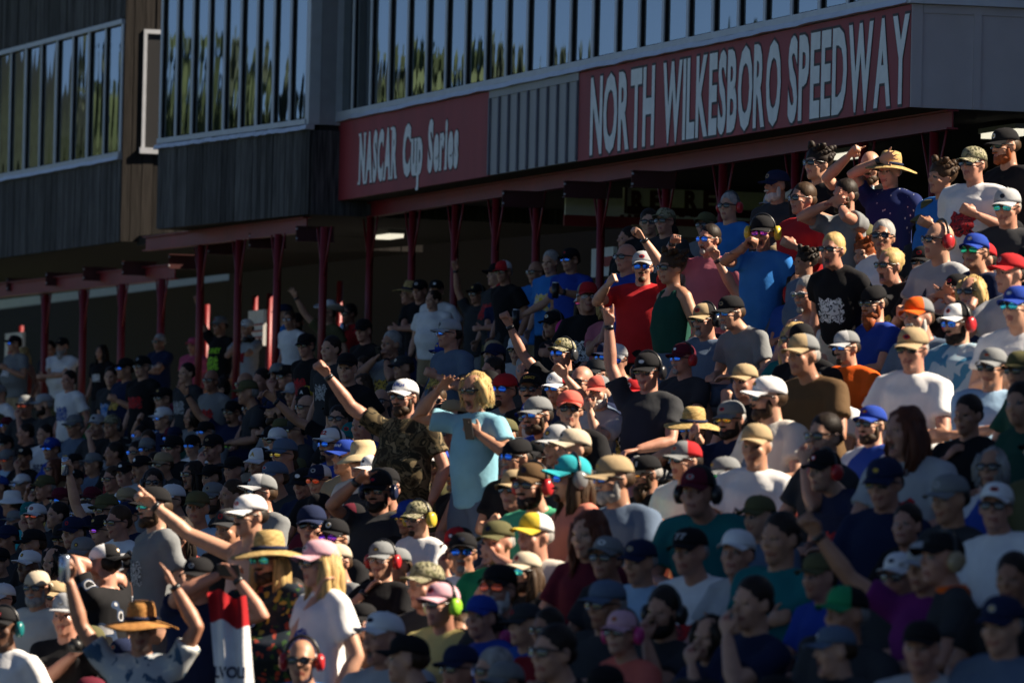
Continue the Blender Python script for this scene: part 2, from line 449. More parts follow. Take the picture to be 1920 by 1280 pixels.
boxo('floor_slab', (0, .035, zb0 + .004), (LB - .035, DB, zb0 + .14), soffit_m, B)
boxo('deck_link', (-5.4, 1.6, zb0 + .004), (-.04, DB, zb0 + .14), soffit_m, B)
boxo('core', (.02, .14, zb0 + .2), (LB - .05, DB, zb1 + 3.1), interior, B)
boxo('roof', (-.3, -.5, zb1 + 3.2), (LB + .1, DB + .4, zb1 + 3.4), trim_grey, B)
boxo('near_corner_cladding', (-.03, .03, zb0), (-.001, DB, zb1 + 3.1), wood_grey, B)

PC1 = at_depth(228, 312, 99.2); PC0 = at_depth(-60, 346, 108.5); PC0 = PC0 + (PC0 - PC1) * 2.2
C, LC = frame_thing('timber_suite', 'darker timber suite at the left edge with paired window bays', 'building', (PC0.x, PC0.y), (PC1.x, PC1.y))
zc0, zc1 = 4.12, 5.31
planks('timber_cladding', C, 0, LC, zc0, zc1 - .02, 0, wood_grey)
flashing(C, -.03, LC - .03, zc1)
window_strip(C, LC - .05 - 10 * .985, LC - .05, zc1 + .10, zc1 + 1.93, 10, 2)
planks('upper_cladding', C, 0, LC, zc1 + 2.02, zc1 + 3.3, 0, wood_grey)
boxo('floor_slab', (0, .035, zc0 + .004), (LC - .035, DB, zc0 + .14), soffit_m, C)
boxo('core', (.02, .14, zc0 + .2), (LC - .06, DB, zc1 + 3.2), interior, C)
boxo('roof', (-.3, -.5, zc1 + 3.3), (LC + .1, DB + .4, zc1 + 3.5), trim_grey, C)
# its end wall of brown boards faces the camera, with one dark side window
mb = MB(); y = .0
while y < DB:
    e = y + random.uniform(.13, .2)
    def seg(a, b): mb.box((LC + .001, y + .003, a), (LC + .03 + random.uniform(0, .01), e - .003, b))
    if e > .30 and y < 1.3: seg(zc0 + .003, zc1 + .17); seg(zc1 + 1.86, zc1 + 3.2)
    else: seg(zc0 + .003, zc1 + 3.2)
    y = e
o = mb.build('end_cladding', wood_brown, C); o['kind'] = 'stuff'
boxo('side_window_frame', (LC + .002, .27, zc1 + .17), (LC + .06, .32, zc1 + 1.86), alu, C)
boxo('side_window_sill', (LC + .002, .24, zc1 + .08), (LC + .09, 1.35, zc1 + .165), alu, C)
boxo('side_window_head', (LC + .002, .321, zc1 + 1.80), (LC + .05, 1.3, zc1 + 1.86), alu, C)
boxo('side_pane', (LC + .004, .322, zc1 + .17), (LC + .02, 1.28, zc1 + 1.79), black_gasket, C)

# ---- red steel: beams, columns with V braces, outriggers
XC = 22.35
def fnd(Y): return ZTOP + dz(Y)
def ibeam(name, label, p0, p1, h=.19, wd=.12):
    t = thing(name, label, 'beam', p0); d = Vector(p1) - Vector(p0); L = d.length
    t.rotation_euler = d.to_track_quat('X', 'Z').to_euler()
    MB().box((0, -wd / 2, h - .016), (L, wd / 2, h)).box((0, -wd / 2, 0), (L, wd / 2, .016)).box((0, -.008, .017), (L, .008, h - .017)).build('i_section', red_paint, t)
    return t
ibeam('steel_beam', 'red steel beam under the signs of the press box', (XC, YA0 - .2, 4.065), (XC, YA1 + .02, 4.065))
ibeam('steel_beam', 'red steel beam under the timber suite with nine windows', (XC - .75, 86.1, 3.86), (XC - 1.15, 93.6, 3.86), .2)
ibeam('steel_beam', 'red steel beam under the far timber suite', (XC - .5, 94.6, 3.52), (XC - .95, 108, 3.55), .22)
def column(px, y_top, X, ztop, label, brace=True, r=.048, mat=None):
    P = onX(px, y_top, X); Y = P.y
    t = thing('steel_column', label, 'column', (X, Y, fnd(Y)), 'red steel columns under the press boxes')
    H = ztop - fnd(Y)
    MB().tube([(0, 0, 0), (0, 0, H)], r, 12).build('pipe', mat or red_paint, t, True)
    MB().box((-.09, -.09, 0), (.09, .09, .02)).build('base_plate', mat or red_paint, t)
    if brace:
        for s in (-1, 1):
            MB().tube([(0, s * .04, H - .62), (0, s * .36, H - .005)], .013, 6).build('brace', mat or red_paint, t, True)
    return t, Y
ORD = ['first', 'second', 'third', 'fourth', 'fifth', 'sixth', 'seventh', 'eighth', 'ninth', 'tenth', 'eleventh', 'twelfth']
colY = []
for k, px in enumerate((694, 773, 853, 929, 1005, 1126, 1247, 1353, 1489, 1615, 1748)):
    t, Y = column(px, 450, XC, 4.064, 'red pipe column with V braces, %s from the left under the red signs' % ORD[k]); colY.append(Y)
for k, px in enumerate((86, 157, 229, 303)):
    column(px, 560, XC - .72, 3.52, 'red pipe column, %s from the left under the far timber suite' % ORD[k], r=.055)
for k, px in enumerate((376, 447, 520, 606)):
    column(px, 520, XC - .95, 3.86, 'red pipe column, %s from the left under the nine-bay timber suite' % ORD[k], r=.052)
def outrigger(px, py, X0, z, w_, label, h=.19):
    P = onX(px, py, X0)
    t = thing('outrigger_beam', label, 'beam', (P.x, P.y, z), 'outrigger beams ahead of the columns')
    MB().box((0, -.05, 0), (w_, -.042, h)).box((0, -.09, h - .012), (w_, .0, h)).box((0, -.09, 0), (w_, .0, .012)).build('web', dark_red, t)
    MB().tube([(.005, -.055, h * .8), (.005, -.075, h * .8)], .012, 6).tube([(.005, -.055, h * .2), (.005, -.075, h * .2)], .012, 6).build('bolt', flash, t)
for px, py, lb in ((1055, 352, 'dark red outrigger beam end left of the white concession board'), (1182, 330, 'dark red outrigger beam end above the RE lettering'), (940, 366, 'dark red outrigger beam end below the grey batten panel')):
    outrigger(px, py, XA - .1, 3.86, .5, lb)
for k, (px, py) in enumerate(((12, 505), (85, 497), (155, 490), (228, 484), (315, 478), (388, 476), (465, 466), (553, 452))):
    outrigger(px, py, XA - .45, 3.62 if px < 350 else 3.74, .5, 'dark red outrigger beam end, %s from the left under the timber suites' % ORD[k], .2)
for k, (px, py, X) in enumerate(((388, 570, 25.4), (478, 580, 25.3), (505, 600, 25.3), (636, 590, 25.2), (40, 600, 25.3))):
    P = onX(px, py, X)
    t = thing('rear_column', 'slim red rear post catching the sun, %s of the row behind the left columns' % ORD[k], 'column', (X, P.y, fnd(P.y)), 'red rear posts of the concourse')
    MB().tube([(0, 0, 0), (0, 0, 2.6)], .045, 10).build('pipe', red_paint, t, True)
    MB().box((-.08, -.08, 0), (.08, .08, .02)).build('base_plate', red_paint, t)

# ---- concourse behind the columns
mb = MB().box((27.5, 44, .8), (27.7, 115, 4.5)).box((27.5, 115.01, .8), (27.7, 170, 4.3)).box((26.3, 60, 4.52), (27.7, 86, 4.62)).box((27.5, 44, 4.51), (27.7, 62, 7.5))  # the flat strip is added over the gap to block sunlight
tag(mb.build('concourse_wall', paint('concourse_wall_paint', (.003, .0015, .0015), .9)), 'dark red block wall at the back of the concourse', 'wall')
mb = MB().box((36, 92, -2), (36.3, 195, 7.5))
tag(mb.build('pale_wall', paint('pale_wall_paint', (.55, .52, .47), .8)), 'pale wall glimpsed behind the far columns', 'wall')
hut = thing('concession_stand', 'white concession board front behind the columns lettered RE RE', 'sign')
def board(px0, py0, px1, py1, X, mat, name='board', parent=None, th=.05):
    a = onX(px0, py1, X); b = onX(px1, py0, X)
    return boxo(name, (X, min(a.y, b.y), min(a.z, b.z)), (X + th, max(a.y, b.y), max(a.z, b.z)), mat, parent)
board_white = paint('board_white', (.78, .76, .72), .7, var=.12)
brown_red = paint('brown_red_letter', (.09, .02, .018), .7)
YB = 80.0
def onY(x, y, Y):
    d = ray(x, y); return d * (Y / d.y)
def yboard(px0, py0, px1, py1, Y, mat, name, th=.05):
    a = onY(px0, py1, Y); b = onY(px1, py0, Y)
    return boxo(name, (a.x, Y, a.z), (b.x, Y + th, b.z), mat, hut)
yboard(1060, 372, 1168, 418, YB, board_white, 'board')
yboard(1169, 346, 1500, 410, YB - .02, board_white, 'board')
yboard(1058, 418.5, 1500, 423, YB - .05, red_paint, 'red_trim')
yboard(1172, 349, 1176, 400, YB - .06, dark_red, 'red_frame')
yboard(1177, 398, 1500, 401, YB - .06, dark_red, 'red_frame')
yboard(1186, 426, 1330, 441, YB - .1, paint('counter_tan', (.55, .42, .3), .6), 'counter')
for ch, px0, px1 in (('R', 1182, 1207), ('E', 1217, 1241), ('R', 1282, 1307), ('E', 1317, 1341)):
    me = text_mesh(ch, .05, .01)
    xs = [v.co.x for v in me.vertices]; a0, a1 = min(xs), max(xs)
    pL = onY(px0, 392, YB); pR = onY(px1, 392, YB); z1 = onY(px0, 357, YB).z
    for v in me.vertices:
        v.co = Vector((pL.x + (pR.x - pL.x) * (v.co.x - a0) / (a1 - a0), YB - .03 - v.co.z * .5, pL.z + (z1 - pL.z) * v.co.y / .73))
    me.materials.clear(); me.materials.append(brown_red)
    link('letter', me, hut)['label'] = 'dark letter ' + ch
for px0, px1 in ((1165, 1170), (1178, 1184), (1190, 1200), (1206, 1212), (1222, 1232), (1275, 1284), (1296, 1306), (1320, 1331)):
    yboard(px0, 402.5, px1, 407, YB - .055, brown_red, 'lettering_top')
pb = thing('price_board', 'small white board lettered in red beside the left columns', 'sign')
board(464, 580, 494, 650, 23.6, board_white, 'board', pb)
for k in range(3): board(468, 606 + k * 12, 490, 611 + k * 12, 23.58, paint('red_letter', (.35, .05, .04), .7), 'lettering', pb)
pb = thing('price_board', 'white souvenir board at the far left edge', 'sign')
board(8, 622, 42, 690, 23.6, board_white, 'board', pb)
for k in range(2): board(14, 640 + k * 16, 36, 648 + k * 16, 23.58, paint('red_letter', (.35, .05, .04), .7), 'lettering', pb)
pb = thing('price_board', 'tall narrow white board behind the column right of the blue shirts', 'sign')
board(1108, 462, 1150, 520, 23.6, board_white, 'board', pb)
board(1132, 480, 1146, 500, 23.58, paint('red_letter', (.35, .05, .04), .7), 'lettering', pb)
def lamp(px, py, X, L, label):
    P = onX(px, py, X)
    t = thing('ceiling_lamp', label, 'lamp', P)
    m, n, l, b = new_mat('lamp_tube'); b.inputs['Emission Color'].default_value = (1, .93, .72, 1); b.inputs['Emission Strength'].default_value = .35
    MB().box((-.12, -L / 2, .05), (.12, L / 2, .1)).build('housing', trim_grey, t)
    MB().box((-.1, -L / 2 + .03, 0), (.1, L / 2 - .03, .049)).build('tube', m, t)
lamp(730, 447, 23.6, .8, 'lit ceiling lamp in the dark concourse behind the left columns')
lamp(1890, 256, 23.5, 1.1, 'lit ceiling lamp at the right edge above the black cap')
lamp(1590, 297, 23.6, .9, 'lit ceiling lamp behind the raised pointing finger')

# ---- unseen blocks added outside the frame to cast shade on the crowd
TW, LT = frame_thing('shade_tower', 'unseen grey tower added behind the right end of the press box for shade', 'building', (27.9, 63.3), (27.9, 54.6))
boxo('wall', (0, 0, -6), (LT, 4.5, 18.9), panel_grey, TW)
boxo('upper_shade_block', (LT + .001, 0, 13.6), (LT + 7.4, 1.2, 18.9), panel_grey, TW)  # added overhang, set high so it shades only the lower rows
boxo('roof', (-.2, -.3, 18.901), (LT + 7.6, 1.5, 19.1), trim_grey, TW)
TW2 = thing('shade_building', 'unseen grey block added on the right, sloping top shaped to shade the crowd', 'building')
mb = MB()  # outline shaped for the shadow edge across the lower right rows
mb.add([(25, 5, -6), (25, 37.6, -6), (25, 37.6, 10.4), (25, 31.5, 15.5), (25, 5, 15.5), (26.5, 5, -6), (26.5, 37.6, -6), (26.5, 37.6, 10.4), (26.5, 31.5, 15.5), (26.5, 5, 15.5)],
       [(0, 1, 2, 3, 4), (9, 8, 7, 6, 5), (0, 5, 6, 1), (1, 6, 7, 2), (2, 7, 8, 3), (3, 8, 9, 4), (4, 9, 5, 0)])
mb.build('wall', panel_grey, TW2)

# ---- hill and trees beyond the track, seen only in the windows
leaf_a = paint('leaf_green', (.045, .07, .03), .8, var=.5, scale=.6)
leaf_b = paint('leaf_dark', (.03, .045, .03), .8, var=.5, scale=.6)
bark = paint('bark', (.06, .045, .03), .9)
mb = MB(); nx, ny = 40, 12
for j in range(ny + 1):
    for i in range(nx + 1):
        x = -330 + 400 * i / nx; y = 560 + 260 * j / ny
        h = 62 * math.exp(-((x + 92) / 36) ** 2) + 20 * math.exp(-((x + 200) / 70) ** 2) + 14
        h *= math.sin(math.pi * min(1, (j + .3) / ny)) ** .5
        mb.v.append((x, y, -6.5 + h + 2.5 * math.sin(i * 2.1 + j) + random.uniform(-1.5, 1.5)))
for j in range(ny):
    for i in range(nx):
        a = j * (nx + 1) + i; mb.f.append((a, a + 1, a + nx + 2, a + nx + 1)); mb.m.append(0)
tag(mb.build('hill', leaf_b, None, True), kind='structure')
def tree_meshes(seed, conifer):
    rr = random.Random(seed)
    tr = MB().tube([(0, 0, 0), (.05, .03, 6), (0, .1, 11)], [.32, .24, .08], 8)
    for k in range(6):
        a = rr.uniform(0, 6.28); z = rr.uniform(4, 9)
        tr.tube([(0, 0, z), (math.cos(a) * 1.6, math.sin(a) * 1.6, z + 1.4)], [.09, .03], 5)
    cr_ = MB()
    for k in range(1500):
        if conifer:
            t = rr.random() ** .7; z = 2 + 12 * (1 - t) ; rad = (.4 + 2.6 * t) * math.sqrt(rr.random())
            a = rr.uniform(0, 6.28); c = Vector((math.cos(a) * rad, math.sin(a) * rad, z))
        else:
            v = Vector((rr.gauss(0, 1), rr.gauss(0, 1), rr.gauss(0, 1))).normalized() * (rr.random() ** .4)
            c = Vector((v.x * 3.6, v.y * 3.6, 9 + v.z * 5.2)); c += Vector((math.sin(c.z * 1.3), math.cos(c.x * 1.1), 0)) * .6
        s = rr.uniform(.25, .55)
        q = Euler((rr.uniform(0, 6), rr.uniform(0, 6), rr.uniform(0, 6))).to_matrix()
        cr_.add([c + q @ Vector(p) * s for p in ((-1, -.5, 0), (1, -.5, .1), (1, .5, 0), (-1, .5, -.1))], [(0, 1, 2, 3)])
    a = tr.mesh('trunk'); a.materials.append(bark)
    b = cr_.mesh('crown'); b.materials.append(leaf_b if conifer else leaf_a)
    return a, b
TM = [tree_meshes(3, False), tree_meshes(4, False), tree_meshes(5, True)]
spots = []
for k in range(34):
    x = -62 + k * 2.2; y = 196 + random.uniform(-14, 22)
    h = 13.5 if x > -14 else (10.5 if x > -20 else (15.0 if x > -44 else 13.0))
    spots.append((x, y, (h + random.uniform(-1.6, 1.6)), k))
for x, y, h, k in spots:
    a, b = TM[random.randrange(3)]
    t = thing('tree', 'leafy tree in the line beyond the far end of the track', 'tree', (x, y, -6), 'trees beyond the track')
    t.scale = (1.1, 1.1, (h + 6) / 14.2); t.rotation_euler = (0, 0, random.uniform(0, 6))
    link('trunk', a, t); link('crown', b, t)

# ================================================================== PEOPLE
C3 = dict(white=(.74, .74, .75), offwhite=(.62, .58, .52), black=(.012, .012, .014), charcoal=(.035, .037, .042), grey=(.19, .20, .21), lightgrey=(.38, .39, .41),
          navy=(.013, .02, .055), blue=(.02, .075, .33), royal=(.018, .05, .30), brightblue=(.03, .17, .50), lightblue=(.22, .46, .58), skyblue=(.30, .45, .62), slate=(.10, .14, .21),
          red=(.42, .02, .025), darkred=(.20, .012, .018), coral=(.58, .13, .10), salmon=(.60, .21, .15), pink=(.52, .10, .19), hotpink=(.55, .04, .20), palepink=(.62, .36, .42), rose=(.42, .13, .17),
          orange=(.72, .11, .012), yellow=(.62, .46, .05), paleyellow=(.58, .50, .20), green=(.02, .25, .10), mint=(.08, .42, .24), teal=(.01, .14, .15), turquoise=(.03, .36, .42), darkgreen=(.012, .06, .045),
          olive=(.10, .095, .045), tan=(.36, .27, .16), beige=(.50, .43, .33), brown=(.10, .06, .03), purple=(.16, .02, .14), maroon=(.10, .012, .025), neon=(.35, .75, .05), gold=(.5, .33, .06))
SKIN = [(.42, .21, .13), (.50, .27, .18), (.36, .17, .105), (.46, .22, .15), (.30, .14, .085), (.12, .055, .032)]
HAIRC = dict(dark=(.018, .012, .009), brown=(.05, .028, .015), grey=(.30, .29, .28), white=(.55, .53, .50), blond=(.50, .34, .14), red=(.28, .07, .02), auburn=(.10, .03, .015))
def skin_mat(k):
    nm = 'skin_tone_%d' % k
    if nm in MATS: return MATS[nm]
    m = paint(nm, SKIN[k], .48, var=.16, scale=14, bump=.10, bscale=90, spec=.45)
    b = m.node_tree.nodes['Principled BSDF']; b.inputs['Subsurface Weight'].default_value = .0
    return m
def lip_mat(k):
    c = SKIN[k]; return paint('lip_tone_%d' % k, (c[0] * .62, c[1] * .38, c[2] * .42), .45)
mouth_m = paint('open_mouth', (.03, .008, .008), .5)
eye_m = paint('eye_dark', (.03, .022, .02), .25)
shoe_m = paint('shoe', (.08, .08, .085), .6)
def hair_mat(k):
    return ramp_mat('hair_' + k, [(.3, tuple(q * .55 for q in HAIRC[k])), (.7, tuple(min(1, q * 1.35) for q in HAIRC[k]))], scale=30, rough=.55, stretch=(1, 1, .25), const=False, detail=5, bump=.6)
straw_m = ramp_mat('straw', [(.3, (.24, .15, .05)), (.7, (.58, .42, .18))], scale=60, stretch=(.5, .5, 3), const=False, detail=3, bump=.5)
straw_o = ramp_mat('straw_orange', [(.3, (.24, .10, .03)), (.7, (.55, .27, .08))], scale=60, stretch=(.5, .5, 3), const=False, detail=3, bump=.5)
PAT = dict(
    camo=lambda: ramp_mat('camo', [(.0, (.03, .022, .012)), (.43, (.10, .075, .04)), (.52, (.022, .02, .012)), (.60, (.21, .16, .09))], scale=9, distortion=1.2, detail=3),
    camocap=lambda: ramp_mat('camo_cap', [(.0, (.10, .10, .05)), (.45, (.30, .28, .18)), (.55, (.05, .05, .03)), (.62, (.42, .38, .28))], scale=18, distortion=1.0, detail=3),
    floral=lambda: ramp_mat('dark_floral', [(.0, (.012, .02, .03)), (.56, (.04, .09, .03)), (.68, (.35, .06, .04)), (.78, (.02, .025, .04)), (.90, (.40, .30, .06))], scale=38, tex='CELL'),
    palm=lambda: ramp_mat('palm_print', [(.0, (.05, .10, .17)), (.42, (.45, .47, .48)), (.62, (.62, .60, .54)), (.7, (.08, .15, .22))], scale=6, distortion=1.8, detail=4),
    fleck=lambda: ramp_mat('navy_fleck', [(.0, (.45, .47, .5)), (.13, (.012, .022, .10))], scale=22, tex='VORONOI', stretch=(1, 1, .6)),
    checker=lambda: ramp_mat('black_white_checks', [(.0, (.01, .01, .012)), (.5, (.65, .65, .66))], scale=32, tex='CHECKER'),
    stripe=lambda: ramp_mat('grey_stripe', [(.0, (.13, .15, .18)), (.5, (.28, .30, .33))], scale=20, tex='WAVE', stretch=(0, 0, 1)),
    jersey=lambda: ramp_mat('blue_white_jersey', [(.0, (.02, .06, .32)), (.52, (.60, .60, .64))], scale=2.4, detail=0),
    aqua=lambda: ramp_mat('aqua_white_print', [(.0, (.07, .25, .42)), (.45, (.42, .56, .66)), (.58, (.62, .66, .70)), (.68, (.10, .22, .32))], scale=4.5, detail=2, distortion=.8),
    racing=lambda: ramp_mat('racing_jacket', [(.0, (.008, .008, .01)), (.62, (.03, .05, .10)), (.66, (.4, .4, .42)), (.69, (.008, .008, .01))], scale=5, distortion=.3, detail=1),
    plaid=lambda: ramp_mat('plaid_shirt', [(.0, (.30, .36, .42)), (.5, (.48, .52, .56))], scale=26, tex='CHECKER'))
def fabric(c):
    return PAT[c]() if c in PAT else cloth(C3[c], 'cloth_' + c)

LENS = dict(k=(.008, .008, .01), b=(.03, .22, .95), g=(.05, .75, .25), r=(.9, .10, .03), p=(.65, .08, .85), t=(.08, .75, .70), o=(.85, .45, .05), w=(.012, .012, .014), m=(.9, .07, .35))
def lens_mat(k):
    nm = 'lens_' + k
    if nm in MATS: return MATS[nm]
    m, n, l, b = new_mat(nm); b.inputs['Base Color'].default_value = rgba(LENS[k]); b.inputs['Roughness'].default_value = .12
    b.inputs['Metallic'].default_value = 0 if k in 'kw' else .9; b.inputs['Coat Weight'].default_value = .6
    MATS[nm] = m; return m

# ------------------------------------------------------------------ head space: origin between the ears, +Y face, +Z up
def head_raw(mb, M, fem=0.0, wide=1.0):
    e = lambda c, r: mb.ell((c[0] * wide, c[1], c[2]), (r[0] * wide, r[1], r[2]), 0, M, 14, 10)
    e((0, -.008, .030), (.074, .094, .090)); e((0, .022, -.035), (.061, .070, .088)); e((0, .066, -.094), (.028, .026, .026))
    e((0, .028, -.070), (.054, .056, .046)); e((0, .078, .024), (.052, .018, .013))
    for s in (-1, 1):
        e((s * .037, .060, -.026), (.027, .026, .024)); e((s * .076, -.008, -.008), (.010, .021, .032))
        e((s * .031, .0765, .0015), (.013, .010, .008))
    mb.tube([M @ Vector(q) for q in ((0, .090, .012), (0, .104, -.012), (0, .108, -.028))], [.009, .0125, .0155], 8)
    e((0, .086, -.056), (.025, .012, .008)); e((0, .084, -.070), (.021, .012, .008))
# ------------------------------------------------------------------ two bone arm
def arm_ik(S, W, hint, a=.285, b=.255):
    d = W - S; L = d.length; mx = (a + b) * .985
    if L > mx: W = S + d * (mx / L); d = W - S; L = mx
    if L < .12: L = .12
    dn = d.normalized(); h = hint - dn * hint.dot(dn)
    if h.length < 1e-4: h = Vector((1, 0, 0)) - dn * dn.x
    h.normalize()
    x = (a * a - b * b + L * L) / (2 * L); y = math.sqrt(max(a * a - x * x, 0))
    return S + dn * x + h * y, W
def hand_raw(mb, W, fwd, nrm, style, side):
    """palm + five fingers; fwd = along the forearm, nrm = palm normal"""
    fwd = fwd.normalized(); nrm = (nrm - fwd * nrm.dot(fwd)).normalized(); ac = fwd.cross(nrm) * side   # ac points to the thumb side
    P = lambda f, a, n: W + fwd * f + ac * a + nrm * n
    mb.tube([P(-.02, 0, 0), P(.02, 0, 0), P(.055, 0, 0), P(.092, 0, 0)], [.026, .034, .042, .040], 10, 0, (nrm, .42))
    lens_ = (.062, .072, .068, .052)
    for k in range(4):
        a = .030 - k * .0205; ext = 1.0
        if style == 'fist': ext = 0
        if style == 'point': ext = 1 if k == 0 else 0
        if style == 'horns': ext = 1 if k in (0, 3) else 0
        L = lens_[k]; r = .0092
        sp = (1.5 - k) * (.010 if style == 'open' else .003)
        if ext: pts = [P(.085, a, 0), P(.085 + L * .55, a + sp, .004), P(.085 + L * 1.05, a + sp * 1.7, .012)]
        else: pts = [P(.085, a, 0), P(.118, a, .012), P(.108, a, .040), P(.078, a, .040)]
        if style == 'relax': pts = [P(.085, a, 0), P(.085 + L * .45, a, .014), P(.085 + L * .7, a, .040)]
        mb.tube(pts, [r * 1.08, r, r * .85] if len(pts) == 3 else [r * 1.1, r * 1.1, r, r], 7)
    if style in ('fist', 'point', 'horns'): pts = [P(.02, .030, .01), P(.055, .044, .030), P(.082, .022, .050)]
    else: pts = [P(.02, .030, .004), P(.052, .058, .014), P(.085, .070, .022)]
    mb.tube(pts, [.014, .0115, .0095], 7)

RAW = []        # (key, kind) -> object with modifiers, evaluated together
BODY = {}
def raw_obj(mb, vox, smooth, dec):
    me = mb.mesh('raw'); o = D.objects.new('raw', me); COL.objects.link(o)
    md = o.modifiers.new('r', 'REMESH'); md.mode = 'VOXEL'; md.voxel_size = vox; md.use_smooth_shade = True
    if smooth: ms = o.modifiers.new('s', 'SMOOTH'); ms.factor = .5; ms.iterations = smooth
    if dec < 1: mdc = o.modifiers.new('d', 'DECIMATE'); mdc.ratio = dec
    return o
def make_body(key, pose='sit', lean=0.0, yaw=0.0, pitch=0.0, roll=0.0, arms=(None, None), sleeve='short', belly=0.0, width=1.0, legs='trousers', mouth=0, fem=0, knees=0.0, fine=False, low=False):
    """arms: (left,right) each None or dict(w=Vector wrist in local coords, hint=Vector, nrm=Vector, style=str)"""
    up0 = .95 if pose == 'stand' else .53
    T = Matrix.Translation((0, 0, up0)) @ Matrix.Rotation(-lean, 4, 'X') @ Matrix.Rotation(roll, 4, 'Y')
    W = width * (.95 if fem else 1.06)
    neck = T @ Vector((0, .0, .50))
    hp = T @ Vector((0, .018 + .03 * math.sin(lean), .645))
    HM = Matrix.Translation(hp) @ Matrix.Rotation(yaw, 4, 'Z') @ Matrix.Rotation(-pitch, 4, 'X') @ Matrix.Scale(1.02, 4)
    sk, sh, tr = MB(), MB(), MB()
    head_raw(sk, HM, fem)
    sk.tube([T @ Vector((0, -.012, .44)), neck, HM @ Vector((0, -.014, -.06)), HM @ Vector((0, -.01, .0))], [.072, .062 - .008 * fem, .058 - .007 * fem, .058], 12)
    # torso
    tor = [(0, .0, -.10, .15, .11), (0, 0, .0, .158, .112), (0, .01 + belly * .3, .10, .142 + belly * .35, .102 + belly * .5), (0, .012 + belly * .3, .20, .146 + belly * .3, .108 + belly * .45),
           (0, .008, .31, .162, .112 + .012 * fem), (0, .0, .40, .168, .104), (0, -.012, .455, .135, .078), (0, -.016, .49, .075, .06)]
    ins = 1.0 if sleeve in ('tank', 'none') else .90
    sk.rings([(a, b, c, d * W * ins, e * ins) for a, b, c, d, e in tor], 18, 0, T)
    # shoulders and arms
    sh_pts = []
    info = {}
    for si, s in enumerate((-1, 1)):      # local -X is the left side of a figure that faces +Y
        S = T @ Vector((s * .178 * W, -.008, .425))
        sp = arms[si]
        if sp is None:
            if pose == 'stand': wv = T @ Vector((s * .25 * W, .04, -.06)); hint = Vector((s * .4, -1, 0)); nr = Vector((-s, 0, 0)); stl = 'relax'
            else: wv = Vector((s * .13, .33, up0 + .12)); hint = Vector((s * .8, -.6, -.5)); nr = Vector((0, 0, -1)); stl = 'relax'
        else: wv, hint, nr, stl = sp['w'], sp.get('hint', Vector((s * .5, -.3, -1))), sp.get('nrm', Vector((-s * .3, .6, -.3))), sp.get('style', 'relax')
        E_, Wr = arm_ik(S, wv, hint)
        sr = .056 if ins == 1 else .046; sk.ell(S, (sr, sr, sr), 0, None, 10, 8)
        sk.tube([T @ Vector((s * .03, -.014, .475)), T @ Vector((s * .10 * W, -.014, .462)), S], [.046 * ins, .05 * ins * ins, .05 * ins * ins], 10)
        U = E_ - S; Fo = Wr - E_
        sk.tube([S, S + U * .35, S + U * .75, E_, E_ + Fo * .3, E_ + Fo * .7, Wr], [.054 * ins, .052 * ins, .047, .043, .047, .038, .029], 10)
        hand_raw(sk, Wr + Fo.normalized() * .012, Fo if sp is None or 'fwd' not in sp else sp["fwd"], nr, stl, s)
        info['hand%d' % si] = Wr + Fo.normalized() * .075; info['fore%d' % si] = Fo.normalized(); info['wrist%d' % si] = Wr.copy()
        if sleeve != 'tank' and sleeve != 'none':
            f = .62 if sleeve == 'short' else 1.0
            sh.ell(S, (.068, .068, .066), 0, None, 10, 8)
            sh.tube([T @ Vector((s * .055, -.014, .468)), T @ Vector((s * .11 * W, -.014, .455)), S], [.056, .060, .064], 10)
            if f < 1:
                sh.tube([S - U * .1, S + U * .2, S + U * .45, S + U * f], [.068, .072, .072, .078], 12)
            else:
                sh.tube([S - U * .1, S + U * .3, S + U * .8, E_, E_ + Fo * .5, E_ + Fo * .93], [.066, .066, .058, .056, .052, .044], 12)
    # hips and legs
    for s in (-1, 1):
        H = Vector((s * .088, 0, up0 - .02))
        if pose == 'stand': K = Vector((s * .10, .03, .48)); A_ = Vector((s * .105, -.01, .085))
        else: K = Vector((s * (.12 + knees), .40, up0 - .03 + knees * .6)); A_ = Vector((s * (.13 + knees * .6), .33, .085))
        th = K - H; sn = A_ - K
        sk.tube([H, H + th * .4, K, K + sn * .3, K + sn * .7, A_], [.085, .078, .054, .056, .042, .036], 10)
        sk.tube([A_ + Vector((0, -.05, -.045)), A_ + Vector((0, .05, -.045)), A_ + Vector((0, .15, -.058))], [.036, .042, .03], 8)
        if legs == 'trousers': tr.tube([H - th * .1, H + th * .4, K, K + sn * .4, K + sn * .96], [.096, .092, .072, .068, .062], 12)
        else: tr.tube([H - th * .1, H + th * .4, H + th * .93], [.098, .098, .092], 12)
    tr.rings([(0, 0, -.13, .13 * W, .11), (0, 0, -.06, .165 * W, .125), (0, 0, .03, .163 * W, .120)], 16, 0, T)
    if sleeve != 'none':
        g = 1.10
        rr = [(a, b, c, d * W * g + .006, e * g + .010) for a, b, c, d, e in tor]
        if sleeve == 'tank':
            rr = rr[1:6] + [(0, -.006, .43, .125 * W, .085)]
            for s in (-1, 1):
                sh.tube([T @ Vector((s * .085 * W, .085, .36)), T @ Vector((s * .095 * W, .04, .47)), T @ Vector((s * .095 * W, -.04, .475)), T @ Vector((s * .085 * W, -.09, .38))], [.026, .024, .024, .026], 8)
        else:
            rr = [(0, .0, -.13, .172 * W, .125)] + rr[1:-2] + [(0, -.010, .455, .142 * W, .088), (0, -.012, .492, .088, .073), (0, -.008, .512, .068, .065)]
        sh.rings(rr, 20, 0, T)
